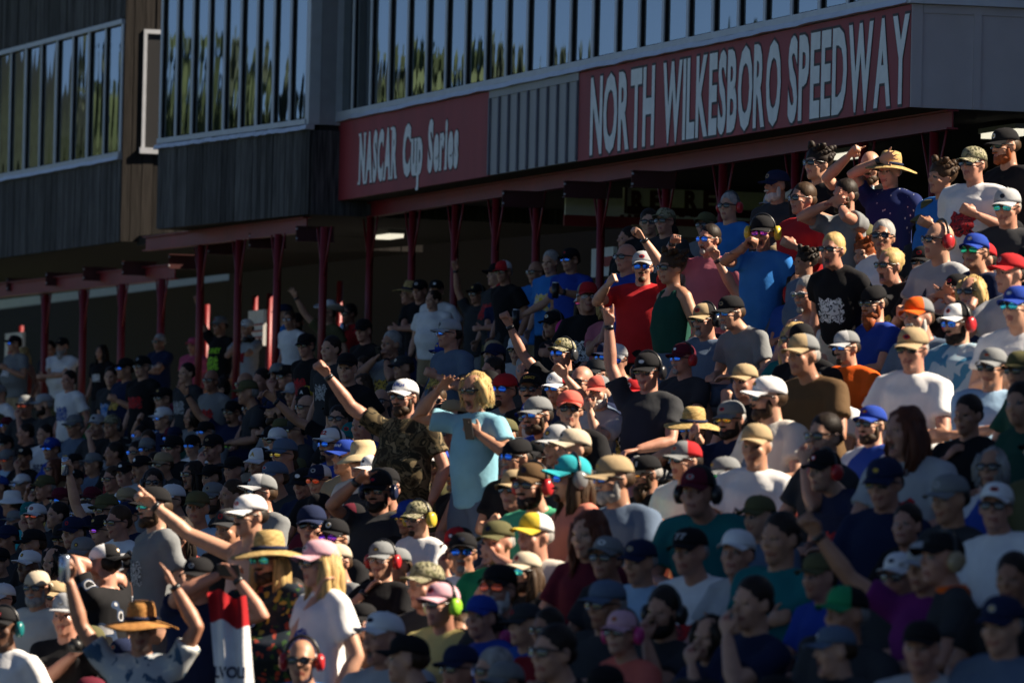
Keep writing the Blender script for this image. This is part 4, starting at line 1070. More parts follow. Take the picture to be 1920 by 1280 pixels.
# ------------------------------------------------------------------ who is where: face position in the photograph, clothes, pose
# x y pose shirt hat glasses extras | label
PEOPLE = '''
31 645 W grey black b X=20.2 | person with blue mirrored glasses before the far left white board
42 665 W coral - n hair=blond-long sleeve=tank X=19.6 R=70,705,relax | long-haired blond person in coral top at the far left columns
117 649 W white black n beard=long-grey fold w=1.12 belly=.08 X=20.0 | white shirt, long grey beard and black cap, arms crossed by a far left column
99 655 W charcoal - n X=20.9 hair=dark-short | dark-clothed person half hidden behind the long grey beard
190 663 W black - n hair=dark-long X=20.1 | dark-haired person in black between the second and third columns
129 713 T white - n hair=dark-short print=blue | child in a white tee with blue print below the grey-bearded figure
8 738 T white grey r w=1.1 print=blue | white tee with blue badge print at the left edge, red lenses
48 753 S charcoal grey r | grey cap and red mirrored glasses beside the white badge tee
94 757 S charcoal lightgrey n beard=full-dark | light grey cap and dark beard below the crossed arms
158 755 S green white/white k | white cap and green shirt left of the bright red cap
221 757 S grey red n hair=grey-fringe skin=3 h=-10 | sunlit face under a bright red cap in the dark left rows
215 706 T charcoal - n hair=dark-short | dark-haired figure standing behind the bright red cap
240 692 T navy black b | black cap with blue lenses above the bright red cap
267 688 T black black k | black cap left of the navy tee on the walkway
300 659 W navy - k hair=grey-short X=19.9 | grey-haired figure in navy tee standing on the far walkway
362 650 W pink pink n X=20.6 | pink cap half hidden beside the neon shirt
292 743 S lightgrey - n hair=grey-short | grey hair and light shirt in the dark left rows
312 748 S black black k | black cap between grey hair and pink cap in the dark left rows
254 746 S black black n | black cap just right of the bright red cap
256 782 S charcoal black n | charcoal shirt and black cap below the bright red cap
229 797 S black camocap n hp=charcoal | camouflage cap with headphones in the dark left rows
58 812 S black - n hair=dark-short h=-5 | dark-haired face catching a patch of sun at the far left
88 814 S white - n hair=dark-short | sunlit ear and white collar beside the sun-patched face
110 841 S royal royal b txt=77:lightgrey | blue cap numbered 77 with blue mirrored glasses
312 785 S navy white b | white cap and blue lenses in the shaded left rows
333 775 S green pink n | pink cap and green shirt in the shaded left rows
356 783 S grey - n hair=dark-bob | dark bobbed hair in the shaded left rows
146 798 S slate grey k | slate shirt and grey cap in the shaded left rows
181 798 S charcoal lightgrey n | light grey cap and charcoal shirt in the shaded left rows
17 861 S skyblue grey r | sky blue shirt and red lenses at the left edge
45 857 S black black n logo=white | black cap with a white disc badge near the left edge
106 880 S brown - k hair=auburn-long | long auburn hair and dark glasses in the shaded left rows
8 913 S navy blue/yellow n | blue cap with a yellow front at the left edge
77 918 S charcoal black k beard=goatee-dark | goatee and black cap in the lower left rows
108 911 S charcoal olive n | olive cap in the lower left rows below the auburn hair
31 944 S white bucket:white n h=-60 | white bucket hat seen from behind at the lower left
52 966 S turquoise teal n h=15 | teal cap and turquoise shirt at the lower left
82 968 S charcoal white r | white cap with red mirrored lenses at the lower left
112 966 S black - n hair=dark-short | black-haired person in black at the lower left
217 897 S olive - k hair=brown-short | olive shirt and dark glasses in the shaded middle left
250 889 S white black n logo=white | white shirt and black cap with round white badge
277 878 S lightgrey black n logo=white | light grey shirt and black cap with round white badge
300 905 S teal - k hair=dark-short hp=charcoal | teal shirt, dark glasses and headphones in the shaded middle left
373 889 S black - k hair=dark-long | dark long hair and dark glasses above the white cap with badge
354 934 S charcoal white k logo=red | white cap with a red badge behind the grey tee numbered 47
290 951 T grey black t beard=full-brown txt=47:white w=1.1 h=-8 | grey tee, black cap numbered 47 and teal mirrored glasses
381 951 S skyblue olive n hair=grey-fringe | olive cap and pale blue shirt beside the outstretched bare arm
333 1002 S coral - k hair=dark-long h=10 | dark long hair and coral cardigan below the grey tee numbered 47
37 1002 S royal - n kid hair=dark-short print=white | child in a royal blue jersey at the lower left
77 1020 S black black n | black cap and black shirt beside the royal blue jersey
121 1009 S red black k | red shirt and black cap in the lower left rows
140 995 S charcoal - k hair=dark-bob | bobbed dark hair and dark glasses in the lower left rows
162 995 S navy navy n | navy cap and navy shirt in the lower left rows
202 995 S black black p | black cap and purple lenses in the lower left rows
231 978 S white - k hair=brown-short | white shirt behind the grey tee numbered 47
250 966 S navy navy k | navy cap and dark glasses behind the grey tee numbered 47
83 1058 S charcoal white n skin=5 | white cap in the dark rows above the backward beige cap
133 1050 S maroon - n hair=dark-bob | round face and dark hair above the raised blue can
158 1037 S purple grey n | grey cap and purple shirt near the racing jacket
200 956 S navy olive k R=134,900,fist,-.1 hold=R:can | olive cap with one arm stretched straight up holding a tall can
14 1052 S charcoal black n | black cap at the left edge above the beige cap
196 1058 T racing b:white/black n R=190,1052,relax,.02 L=214,1062,relax,.05 h=-70 hair=dark-fringe | black racing jacket, both hands clasped to a white cap
69 1104 T offwhite b:beige k beard=full-grey h=0 w=1.05 | backward beige cap, black glasses and grey beard, off-white tee
19 1176 T white black/black n hp=teal skin=5 h=5 logo=red | white tee, black cap and grey headphones at the lower left corner
125 1155 T black flat:lightgrey n R=150,1228,relax,-.3 L=178,1222,relax,-.3 hold=C:camera h=25 | flat-brimmed grey cap, black tee, holding a camera at chest height
265 1180 T palm straworange n R=135,1100,fist,-.05 L=330,1078,open,-.05 hold=R:can h=20 | orange straw hat and palm print shirt, both arms thrown up
258 1074 S white black/lightgrey n hp=black hair=grey-fringe w=1.1 | white tee, two-tone cap and black headphones behind the raised arms
325 1062 S olive - g kid hair=red-short | red-haired child with green lenses behind the open raised hand
367 1154 S navy - k hair=grey-short | grey hair and dark glasses below the raised phone
186 1208 S charcoal olive g skin=2 | olive cap and green lenses beside the camera holder
372 1085 T navy black n R=424,1066,relax,-.2 L=452,1070,relax,-.25 hold=C:phone h=20 | navy tee and black cap, both hands up holding a phone
509 1049 T floral straw t beard=full-brown hair=blond-longcap w=1.25 belly=.14 h=5 | big floral shirt, straw hat with dark brim and teal lenses
601 1057 T white palepink k hair=blond-longcap fem R=598,1118,relax,-.15 h=-8 | long blond hair, pale pink cap and white tee, hand at the chest
653 1052 S grey beige k | beige cap and grey shirt behind the long blond hair
717 1051 S black grey n glasses hp=red hair=grey-fringe R=684,1112,relax,-.1 | black shirt, red headphones, arm reaching left behind the white tee
580 1232 S brightblue - k hair=white-fringe hp=red h=15 | white hair, red headphones and bright blue shirt at the bottom
413 611 W black grey n X=20.3 R=378,590,fist,0 stx=BLANEY:neon print=neon | black tee with neon lettering, fist raised by the dark columns
463 616 W lightgrey white n X=20.4 R=450,640,relax,-.12 L=474,640,relax,-.12 hold=C:camera | white cap, pale tee, camera held up to the face
534 589 W brightblue navy n X=20.7 h=-40 w=1.1 | bright blue tee and navy cap, turned away left of the cowboy hat
549 616 W white - n glasses fem hair=brown-short X=19.6 | white shirt and clear spectacles below the cowboy's raised arm
563 604 W charcoal black n beard=full-dark X=20.2 | dark beard and black cap under the cowboy's raised arm
615 588 W olive cowboy k X=20.1 R=541,540,open,0 skin=1 | white cowboy hat, olive tee, one arm waved high
655 588 W red - k hair=dark-short skin=4 X=20.5 R=640,628,fist,-.1 hold=R:can | red shirt and dark glasses holding a silver can beside the cowboy hat
582 648 T black black k print=red | black tee with red print standing below the cowboy hat
734 642 S grey - n hair=grey-short R=701,668,relax,-.2 L=712,672,relax,-.2 hold=R:phone h=5 | grey tee with short grey hair, looking at a phone
405 713 S grey - k bald skin=4 | bald head and grey shirt in the shade under the neon tee
424 726 S charcoal - t hair=dark-short | dark hair with pale teal lenses in the shade
463 713 S navy - k bald | bald head and navy shirt below the photographer
484 711 S charcoal - n hair=dark-short | dark hair right of the bald navy figure
545 707 S black black k | black cap in the shade below the bright blue tee
492 733 S charcoal olive n h=-45 | olive cap with a sunlit ear, face turned away
436 773 S navy black k print=neon w=1.12 R=352,742,open,-.1 beard=goatee-brown | navy tee with neon lettering, hand raised to the left
478 766 S black navy k sleeve=tank fem | black tank top and navy cap beside the neon lettered navy tee
530 771 S grey navy n beard=full-brown | grey shirt, navy cap and brown beard in the shaded middle
576 747 S black yellow/black n txt=A:white | dark cap lettered A in the shaded rows
580 764 S navy - k bald | bald head and dark glasses below the cap lettered A
545 739 S charcoal lightgrey n | light grey cap left of the cap lettered A
605 746 S slate - k hair=brown-short | slate shirt beneath the outstretched fist
630 769 S black charcoal n fem hair=dark-fringe R=528,760,relax,-.1 | charcoal cap with a bare arm pointing left
697 721 S charcoal - n fem hair=brown-long | brown-haired pale face under the outstretched arm
722 753 S charcoal - k bald | bald head behind the white lettered cap
759 746 T camo white k beard=full-brown txt=BUSCH:royal R=632,720,fist,0 w=1.18 belly=.08 mouth h=8 | camouflage tee, white lettered cap, fist thrust far left
649 786 S black - k hair=dark-short | dark glasses and black shirt below the thrust fist
703 796 S royal - n fem hair=brown-short | pale face left of the camouflage tee
682 817 S charcoal teal n | teal cap left of the camouflage tee
632 834 S royal white/white b beard=goatee-dark hp=charcoal txt=82:red w=1.15 | royal blue shirt, white cap numbered 82, blue mirrored glasses
682 864 S offwhite sunhat k fem | wide pale sun hat and dark glasses
655 858 S tan royal n txt=Natural:white | blue lettered cap squeezed behind the wide sun hat
492 868 S black black/white n skin=4 txt=A:gold | black cap with white front and gold letter
526 875 S charcoal - m fem hair=brown-bob | bobbed hair and pink mirrored glasses in the shade
547 852 S charcoal slate o | slate cap and amber glasses in the shade
547 893 S charcoal slate/slate n | slate cap below the amber glasses
574 906 S navy black n logo=white | black cap with white disc badge left of red lenses
601 900 S black white/navy r | white and navy cap with bright red lenses
709 921 S charcoal black k beard=full-dark hp=navy R=668,915,point,-.1 skin=2 | black beard, headphones, finger pointed up beside the chin
713 884 S charcoal red/white n | red and white striped cap behind the black beard
742 914 S brown black k | black cap between the black beard and the raised phone
501 924 S grey grey/lightgrey k beard=full-brown w=1.2 h=-10 | grey tee lit across the back, grey cap and brown beard
470 968 T none white k sleeve=none beard=stache-brown R=322,968,point,0 skin=1 logo=red | shirtless, white cap, whole arm pointing left
415 932 S skyblue grey k beard=full-brown | grey cap and sky blue shirt left of the lit grey tee
449 928 S charcoal - n fem hair=brown-short | pale face above the shirtless figure
667 974 S charcoal black/maroon n beard=stache-grey hair=grey-fringe skin=3 | grey moustache, black cap with red brim, dark tee
649 1009 S black black p | purple mirrored glasses below the grey moustache
434 990 S black charcoal n | charcoal cap beside the shirtless figure
1032 492 W brightblue - n hair=grey-short X=20.6 print=yellow L=1012,566,relax,-.1 hold=L:cup | bright blue tee with yellow print and grey hair on the walkway
1070 488 W royal black b X=20.4 L=1062,545,relax,-.1 hold=L:cup stx=11:lightgrey | royal blue tee numbered 11, blue lenses, holding a dark cup
1007 511 W brightblue - k bald X=21.2 | bald head half hidden behind a column beside the blue tees
953 510 W black white/red k X=20.9 | white cap with red front in the dark concourse
930 516 W charcoal black n X=21.2 | dark cap deep in the shade of the concourse
943 557 W navy red k X=19.8 fold w=1.1 | red cap and navy tee, arms crossed in the shade
895 552 W charcoal black k hp=black X=19.8 R=853,505,point,0 | charcoal tee and headphones, one arm raised straight with finger up
789 545 W black black n X=20.1 fold | black shirt with black cap, arms crossed in the deep shade
810 571 W white - n fem hair=dark-bun X=19.6 | white tee and pinned-up dark hair in the shade
768 552 W black straw n X=20.6 h=-30 | straw hat deep in the shade of the columns
824 545 W white black n X=20.3 | white tee and black cap behind the raised arm in the shade
849 626 T slate lightgrey b w=1.1 | pale lavender cap, blue mirrored glasses, slate tee
837 665 S navy royal n beard=goatee-grey mouth glasses w=1.12 skin=3 h=-5 | royal blue cap, grey goatee, shouting in a navy tee
1057 664 S black camocap b hp=charcoal R=952,606,fist,0 w=1.12 txt=42:gold | black tee, camouflage cap and headset, fist punched to the upper left
1093 567 S hotpink white m fem hair=dark-longcap | hot pink top, white cap and pink mirrored glasses
1112 552 S black grey/red n glasses h=10 print=white | black tee, grey cap with red brim and clear spectacles
970 655 S lightgrey white k | white cap and dark glasses under the punched arm
930 663 S charcoal tan n | tan cap in the shade behind the shouting figure
1062 606 S black black n hp=black | headphones and black shirt behind the punched arm
926 697 S black - n hair=dark-short | dark hair above the blond shouting figure
941 670 S navy navy n | navy cap under the punched arm
892 733 T lightblue - k fem hair=blond-bob mouth R=812,716,open,0 L=886,824,relax,-.25 hold=L:phone h=6 | pale blue tee and blond bob, shouting with open hand raised
844 814 S orange black k beard=goatee-grey skin=3 | black cap, dark glasses and grey goatee, orange shirt
817 868 S olive royal/white k w=1.1 | blue and white cap, dark glasses, olive tee
857 889 S black camocap k beard=goatee-grey hp=tan R=868,945,relax,-.2 | camouflage cap and black polo, hand at the waist
905 879 S white red g fem sleeve=tank hp=red hair=dark-fringe | red cap, green mirrored lenses, white tank top
932 723 S black black k beard=full-brown logo=white | black lettered cap behind the blond bob
961 731 S grey b:red b beard=goatee-brown | backward red cap and blue mirrored glasses, grey shirt
1002 731 S black black k beard=stache-dark txt=LEGACY:gold | black cap with gold lettering and dark moustache
1052 729 S charcoal red/white b | red and white cap with blue mirrored lenses
992 785 S grey black/royal k beard=full-white | white beard under a black and blue cap
1015 785 S pink pink k fem hp=neon kid | pink cap, pink tee and lime green headphones
1040 775 S royal grey b beard=full-brown | grey cap, blue mirrored glasses and royal blue shirt
1084 768 S black coral k fem | coral cap and mirrored glasses, black shirt
1115 714 S navy - k bald skin=3 | sunburnt bald head with dark glasses
1121 735 S lightgrey grey/coral n beard=full-white hair=white-fringe | grey cap with coral front and white beard
971 858 S black b:black b beard=goatee-grey | backward black cap with glasses pushed low, lit face
1005 860 S charcoal black k logo=white | black cap with small white badge in the middle rows
1046 864 S black charcoal/black n | charcoal and black mesh cap in the middle rows
1057 834 S charcoal lightgrey n hp=charcoal | light grey cap with dark bird badge
1094 842 S charcoal beige n | beige cap beside the light grey cap
1030 906 S mint brown k beard=full-dark hp=red w=1.1 | brown cap, dark beard and mint green tee
1084 898 S salmon turquoise b beard=goatee-brown hp=grey hair=brown-longcap w=1.15 h=-12 | turquoise cap, headphones and salmon tee
990 919 S grey tan k fem hair=brown-fringe | tan cap and dark glasses beside the mint tee
782 889 S charcoal navy/navy k R=772,900,relax,-.25 L=796,900,relax,-.25 hold=C:phone | navy cap, both hands holding a black phone up sideways
790 971 S white camocap k hp=yellow beard=goatee-brown w=1.1 h=-6 | camouflage cap with yellow ear defenders, white tee
759 970 S black royal o | blue cap and amber glasses left of the yellow ear defenders
1050 988 S navy red k beard=stache-white hair=white-fringe txt=21:white w=1.15 skin=3 | red cap numbered 21, white moustache, navy polo
1011 1005 S offwhite white/yellow n hair=grey-fringe | white cap with yellow brim beside the red cap numbered 21
934 1018 S green olive n hair=grey-fringe L=914,1030,open,-.2 | olive cap, green tee, hand shading the eyes
886 1036 S white black b beard=goatee-grey | black cap, blue glasses, grey goatee and white tee
859 1027 S slate black/red n | black cap with a red brim beside the grey goatee
994 1072 S black beige t beard=full-brown hair=brown-longcap w=1.15 | beige cap, large teal goggles, black tee
807 1098 S charcoal camocap n | pale camouflage cap with orange badge
830 1134 S paleyellow palepink k fem hp=neon | pale pink cap, lime headphones and yellow shirt
955 1102 S charcoal black r beard=long-white | long white beard and orange-red lenses in the lower rows
927 1156 S royal royal n | royal blue cap in the dark lower rows
940 1192 S darkgreen black n hp=hotpink | black cap with hot pink headphones
882 1185 S black - k hair=brown-short | dark glasses left of the hot pink headphones
817 1231 S black black n h=-40 | large black cap seen from behind at the bottom
1027 1181 S darkred - k hair=dark-short L=1060,1180,open,-.15 | dark glasses, open palm raised in the dark lower rows
990 1171 S blue charcoal n | charcoal cap in the dark lower rows
1125 1134 S charcoal slate k | slate cap and dark glasses in the lower middle rows
1205 501 T red lightgrey b beard=goatee-brown R=1142,538,fist,-.1 L=1203,436,fist,-.3 w=1.15 h=12 skin=1 | red tee, both fists up, one arm raised straight overhead
1261 503 T darkgreen - k fem sleeve=tank hair=brown-curly w=1.04 h=-25 | curly brown hair and dark green tank top
1330 450 T rose - b beard=goatee-grey hair=dark-short mouth R=1266,462,fist,-.05 w=1.15 skin=3 h=4 | rose pink tee, grey goatee, fist pumped beside the column
1367 388 W brightblue - k hp=red hair=grey-short X=18.9 | bright blue polo, dark glasses and red headphones
1430 436 T brightblue black p fem hp=yellow mouth R=1396,464,fist,-.1 | bright blue tee, black hat and big yellow ear defenders
1176 449 W black - n hair=dark-short X=19.6 | dark figure behind the straight raised arm
1174 484 T royal - k bald X=18.9 | royal blue shirt and dark glasses left of the red tee
1222 417 W black - k hair=dark-short X=19.4 | dark glasses below the RE lettering
1247 416 W charcoal camocap k X=19.2 | camouflage cap below the RE lettering
1263 444 W black black n logo=red X=18.8 | black cap with red and blue badge right of the RE lettering
1324 424 W grey olive k X=18.9 | olive cap above the rose pink tee
1142 575 S rose - k fem hair=blond-bob R=1146,618,horns,-.2 | blond hair, faded rose tee, hand making a two-finger sign
1242 606 S white - b hair=brown-short beard=goatee-brown h=8 skin=1 | white tee, short brown hair and blue mirrored glasses
1332 600 S slate black/tan k hp=black mouth beard=goatee-grey skin=3 | black cap with tan brim, laughing in a slate tee
1374 587 S grey black b beard=goatee-grey lean=22 w=1.12 h=-14 | grey tee leaning forward, black cap and blue mirrored glasses
1459 533 S blue - n hair=dark-short mouth R=1373,522,fist,0 | open-mouthed in a blue tee, fist held out left
1467 491 S black tan g | tan cap and green lenses beside the ear defenders
1282 674 S charcoal maroon b hp=red beard=goatee-grey print=lightgrey w=1.12 h=4 | charcoal tee, maroon cap, red headphones, blue lenses
1215 697 S charcoal black k hair=grey-fringe hp=black logo=white R=1148,640,horns,-.05 | black flag cap with a raised arm in checked sleeve
1192 740 S slate red k fem hair=dark-bob mouth scarf R=1070,716,relax,0 w=1.1 h=10 logo=white | red cap, slate tee and checkered scarf, arm stretched left
1299 805 S black straw b R=1290,826,fist,-.2 | wide straw hat and blue mirrored glasses in the middle rows
1372 787 S navy grey o beard=full-dark R=1300,826,relax,-.05 | grey cap, amber glasses, navy tee, arm held out left
1461 746 S offwhite white k beard=full-brown | white cap with large dark shield glasses
1217 888 S black black o beard=long-brown w=1.15 h=-5 txt=11:lightgrey | black cap, amber glasses and long brown beard, black tee
1174 898 S slate tan b beard=full-grey | tan cap, blue lenses and grey beard
1282 912 S white charcoal n glasses kid hair=dark-fringe | child in charcoal cap and white tee
1315 925 S teal black/maroon n hp=black lean=24 w=1.2 skin=3 | teal tee leaning forward, black cap with red brim
1378 891 S charcoal grey g | grey cap with green glint in the shaded right rows
1434 889 S navy slate n | slate mesh cap in the shaded right rows
1288 864 S white red/grey k | red and grey cap above the charcoal cap child
1401 1036 S lightgrey white n w=1.1 skin=3 | white cap in the shade beside the black cap numbered 77
1328 1029 S white black n txt=77:lightgrey w=1.1 skin=3 | black cap numbered 77 and white tee in the shade
1205 1052 S skyblue navy n | navy cap and pale blue shoulder in the lower middle
1157 1046 S charcoal grey k | grey cap in the lower middle beside the navy cap
1188 1185 S coral palepink k fem hp=hotpink | mauve cap, pink headphones and coral top in the dark
1242 1148 S charcoal - n beard=full-dark hp=black hair=dark-short w=1.1 | dark beard and headphones, charcoal tee in the dark
1413 1131 S navy - n hair=dark-short h=-12 | dark-haired profile in navy in the dark lower right
1632 314 T black - k beard=full-brown bald R=1590,304,point,-.1 L=1640,395,fist,-.2 hold=L:bottle w=1.15 skin=1 h=10 | black tee and brown beard, finger pointing up, holding a water bottle
1668 322 T fleck straw n R=1650,288,open,-.13 w=1.15 h=-8 skin=1 | navy flecked shirt and straw hat, hand shading the eyes
1540 308 W black - k hair=dark-curly X=18.9 | dark glasses and dark curls in the shade under the beam
1772 334 T brightblue - n hair=brown-curly h=5 | child with curly brown hair in a bright blue tee
1830 309 T white camocap k fem hair=brown-fringe print=red | camouflage cap, dark glasses and white tee at the upper right
1897 274 T black black k beard=full-red w=1.15 logo=white | black cap and red beard in the upper right corner
1490 384 T white beige n hair=white-fringe | beige cap and white shirt left of the clapping hands
1452 390 T lightgrey lightgrey n | pale grey cap beside the ear defenders
1512 374 T red - k hair=brown-short skin=3 | red shirt and dark glasses left of the navy lettered cap
1535 364 T red navy k txt=FORD:white R=1508,416,open,-.2 L=1519,418,open,-.2 | navy lettered cap and red tee, clapping
1585 367 T grey - n hair=dark-short beard=full-brown R=1552,372,open,-.15 L=1566,380,open,-.15 | grey tee, hands clapping in front of the black tee
1455 349 W charcoal navy n beard=full-white X=18.8 | white beard and navy cap under the beam
1757 414 S charcoal bucket:olive k | olive bucket hat at the upper right
1807 414 S navy royal t logo=white | royal blue lettered cap at the upper right
1852 413 S charcoal palepink k hair=grey-fringe | washed pink cap at the upper right
1887 389 S charcoal lightgrey t logo=navy w=1.1 | light grey cap with round badge and teal lenses at the right edge
1765 452 S lightgrey - k bald glasses hp=red stx=A:navy | bald head and pale grey tee at the upper right
1665 444 S white - k hair=grey-short | grey hair and white shirt below the straw hat
1625 452 S charcoal olive k beard=goatee-grey | olive cap and grey goatee below the water bottle
1647 472 S orange - n kid hair=red-curly | red curls and orange shirt in the upper right rows
1562 469 T black - k fem hair=blond-short mouth lean=14 print=white | cropped blond hair, black top with white beads
1670 499 S black - k fem hair=blond-bun mouth lean=12 w=1.1 | pinned blond hair, laughing in a black tee
1750 494 S black black k logo=red | black cap with red badge at the upper right
1845 472 S navy royal g | royal blue cap and green mirrored lenses at the upper right
1872 484 S charcoal red n | plain red cap near the right edge
1472 486 S black beige g | beige cap and green lenses left of the cropped blond hair
1507 492 S slate - n kid hair=dark-curly | dark-haired child left of the cropped blond hair
1910 442 S black black/green n kid | black cap with green front at the right edge
1527 552 S white - w sleeve=tank hair=grey-short beard=goatee-grey w=1.15 skin=3 h=-4 | white sleeveless top, grey hair and white-framed glasses
1640 569 S royal b:black k beard=long-red w=1.2 h=-10 | backward black cap, long red beard and royal blue tee
1752 592 S slate grey/orange n beard=full-white | grey cap with orange brim and white beard
1800 607 S aqua black/white b hp=red beard=full-dark w=1.15 h=-4 | black and white cap, red headphones, aqua print tee
1840 549 S navy - k fem hair=blond-bob | blond hair and dark glasses near the right edge
1797 549 S black black k logo=red R=1752,545,open,-.2 L=1762,548,open,-.2 | black cap with praying hands held together
1487 637 S teal - k fem hair=blond-long | wavy blond hair and dark glasses in the right middle
1517 639 S black black k | black cap beside the wavy blond hair
1540 662 S brown grey/tan n | grey and tan cap left of the orange tee
1597 652 S orange grey/lightgrey b beard=goatee-brown w=1.2 h=-8 skin=1 | vivid orange tee, grey cap and blue mirrored glasses
1710 654 S white tan k fem hair=grey-fringe | tan cap and white blouse in the right middle
1502 727 S grey b:charcoal n glasses beard=stache-dark hair=dark-fringe | backward charcoal cap and dark moustache
1560 722 S white black g beard=full-dark w=1.15 | black cap, green lenses, dark beard and white tee
1908 577 S white royal t | royal blue cap and teal lenses at the right edge
1492 539 S blue - n fem hair=dark-bob | dark bob left of the white-framed glasses
1903 514 S lightgrey red n | red cap at the right edge above the blue cap
1635 797 S jersey royal k beard=full-brown w=1.12 | blue and white jersey, royal blue cap and dark glasses
1717 807 S lightgrey - n fem hair=auburn-long print=red | long auburn hair and grey printed tee in the shade
1815 779 S black - n hair=dark-short knees R=1770,868,relax,-.1 h=-5 | dark-haired figure in black, arm resting on a raised knee
1882 877 S jersey - k fem hair=grey-bob | silver hair and dark glasses at the right edge
1547 884 S navy black n hp=red lean=24 w=1.15 print=red h=-6 | navy polo leaning forward, black cap and red headphones
1547 819 S charcoal - k hair=dark-short | dark hair and dark glasses behind the leaning navy polo
1717 982 S black - n hair=dark-short | dark hair low in the right shade
1527 937 S red - n fem hair=brown-bob kid | child in red beside the leaning navy polo
1735 1064 S purple maroon/lightgrey n fem hair=dark-fringe R=1552,1022,point,0 h=12 | purple tee, maroon cap, arm pointing far left
1800 1048 S charcoal black n hp=tan hair=blond-fringe h=-50 orange | grey vest with an orange collar, headset, seen from behind
1675 1082 S charcoal white k | white cap above the pointing arm in the dark
1590 1219 S charcoal slate n h=-15 | slate cap low in the bottom right
1750 1207 S lightgrey black n h=5 | black cap with green brim in the bottom right
1588 1150 S charcoal black/green n | neon green cap in the dark bottom right
1515 1234 S black charcoal b | blue lenses glinting in the bottom right
1897 1082 S black - n hair=dark-short skin=4 | dark figure at the lower right edge
1890 950 S white white k | white cap at the right edge below the silver hair
1880 1170 S slate navy n | navy cap in the bottom right corner
700 1165 S offwhite black k | black cap behind the white tee in the lower rows
1090 1215 S black - k hair=dark-short | dark glasses low in the bottom middle
1330 1195 S navy - n fem hair=dark-bob | dark bob low in the bottom right shade
1450 1010 S teal - n hair=dark-short | dark hair between white cap and leaning navy polo
1660 905 S navy navy k | navy cap in the shade below the blue and white jersey
1790 935 S charcoal grey n | grey cap left of the silver hair
1850 690 S skyblue grey k | grey cap and pale blue sleeve at the right edge
1415 835 S white tan n | tan cap left of the blue and white jersey
1110 1000 S maroon - n fem hair=auburn-long | auburn hair right of the red cap numbered 21
560 1120 S slate - k hair=dark-short | dark glasses between the floral shirt and the blond hair
740 1195 S lightgrey white n | white cap low beside the black cap at the bottom
430 1180 S navy black n | black cap low beside the floral shirt
240 1230 S charcoal navy k | navy cap low under the straw hat
60 1235 S olive black k | black cap low in the bottom left
520 700 S navy grey n | grey cap in the shade under the bright blue tee
660 690 T black black n | black figure in the shade under the cowboy's can
760 690 S charcoal charcoal n | charcoal cap in the shade above the white lettered cap
620 655 T charcoal - n hair=dark-short | dark hair in the shade below the cowboy hat
690 620 T black black n | black cap in the deep shade left of the phone user
350 700 T charcoal - n hair=dark-short | dark-haired figure in the shade left of the neon shirt
150 900 S charcoal black n | black cap in the left shade below the number 77 cap
180 870 S slate grey n | grey cap in the left shade above the raised can
330 840 S black black k | black cap in the left shade below the raised hand
400 840 S charcoal black n print=neon | black tee in the left shade beside the neon lettered navy tee
225 850 S black - n hair=dark-short | dark hair in the left shade with crossed arms
20 1010 S charcoal navy n | navy cap at the left edge in the lower rows
595 985 S charcoal navy k | navy cap behind the floral straw hat
745 1060 S charcoal grey n | grey cap under the white tee with ear defenders
1160 985 S navy grey n | grey cap behind the salmon tee
'''
def parse(line):
    spec, label = line.split('|'); t = spec.split()
    d = dict(x=float(t[0]), y=float(t[1]), pose=t[2], shirt=t[3], hat=t[4], gl=t[5], label=label.strip())
    for q in t[6:]:
        if '=' in q: k, v = q.split('=', 1); d[k] = v
        else: d[q] = True
    return d
PP = [parse(l) for l in PEOPLE.strip().split('\n')]
BASE_ANG = 209.0
placed = []
def heading(d, i):
    r_ = random.Random(i * 7 + 1)
    return R(BASE_ANG + 2 + r_.uniform(-14, 16) + float(d.get('h', 0)))
def frame_of(rootxy, z, ang, s):
    return Matrix.Translation((rootxy[0], rootxy[1], z)) @ Matrix.Rotation(ang - math.pi / 2, 4, 'Z') @ Matrix.Scale(s, 4)
def head_local(pose, lean):
    up0 = .95 if pose != 'S' else .53
    T = Matrix.Translation((0, 0, up0)) @ Matrix.Rotation(-lean, 4, 'X')
    return T @ Vector((0, .018 + .03 * math.sin(lean), .645))
def find_place(d, i):
    if d['pose'] == 'W': b_ = try_place(d, i, 'W')
    else:
        b_ = try_place(d, i, d['pose'])
        if b_ is None or (b_[0] > 1.0 and (d['y'] < 560 or (d['x'] < 520 and d['y'] < 770))):
            alt = 'T' if d['pose'] == 'S' else 'S'; b2 = try_place(d, i, alt)
            if b2 is not None and (b_ is None or b2[0] + .6 < b_[0]): b_ = b2; d['pose'] = alt
    cst, rx, ry, fl, s = b_
    placed.append((rx, ry))
    return frame_of((rx, ry), fl, heading(d, i), s), s, cst
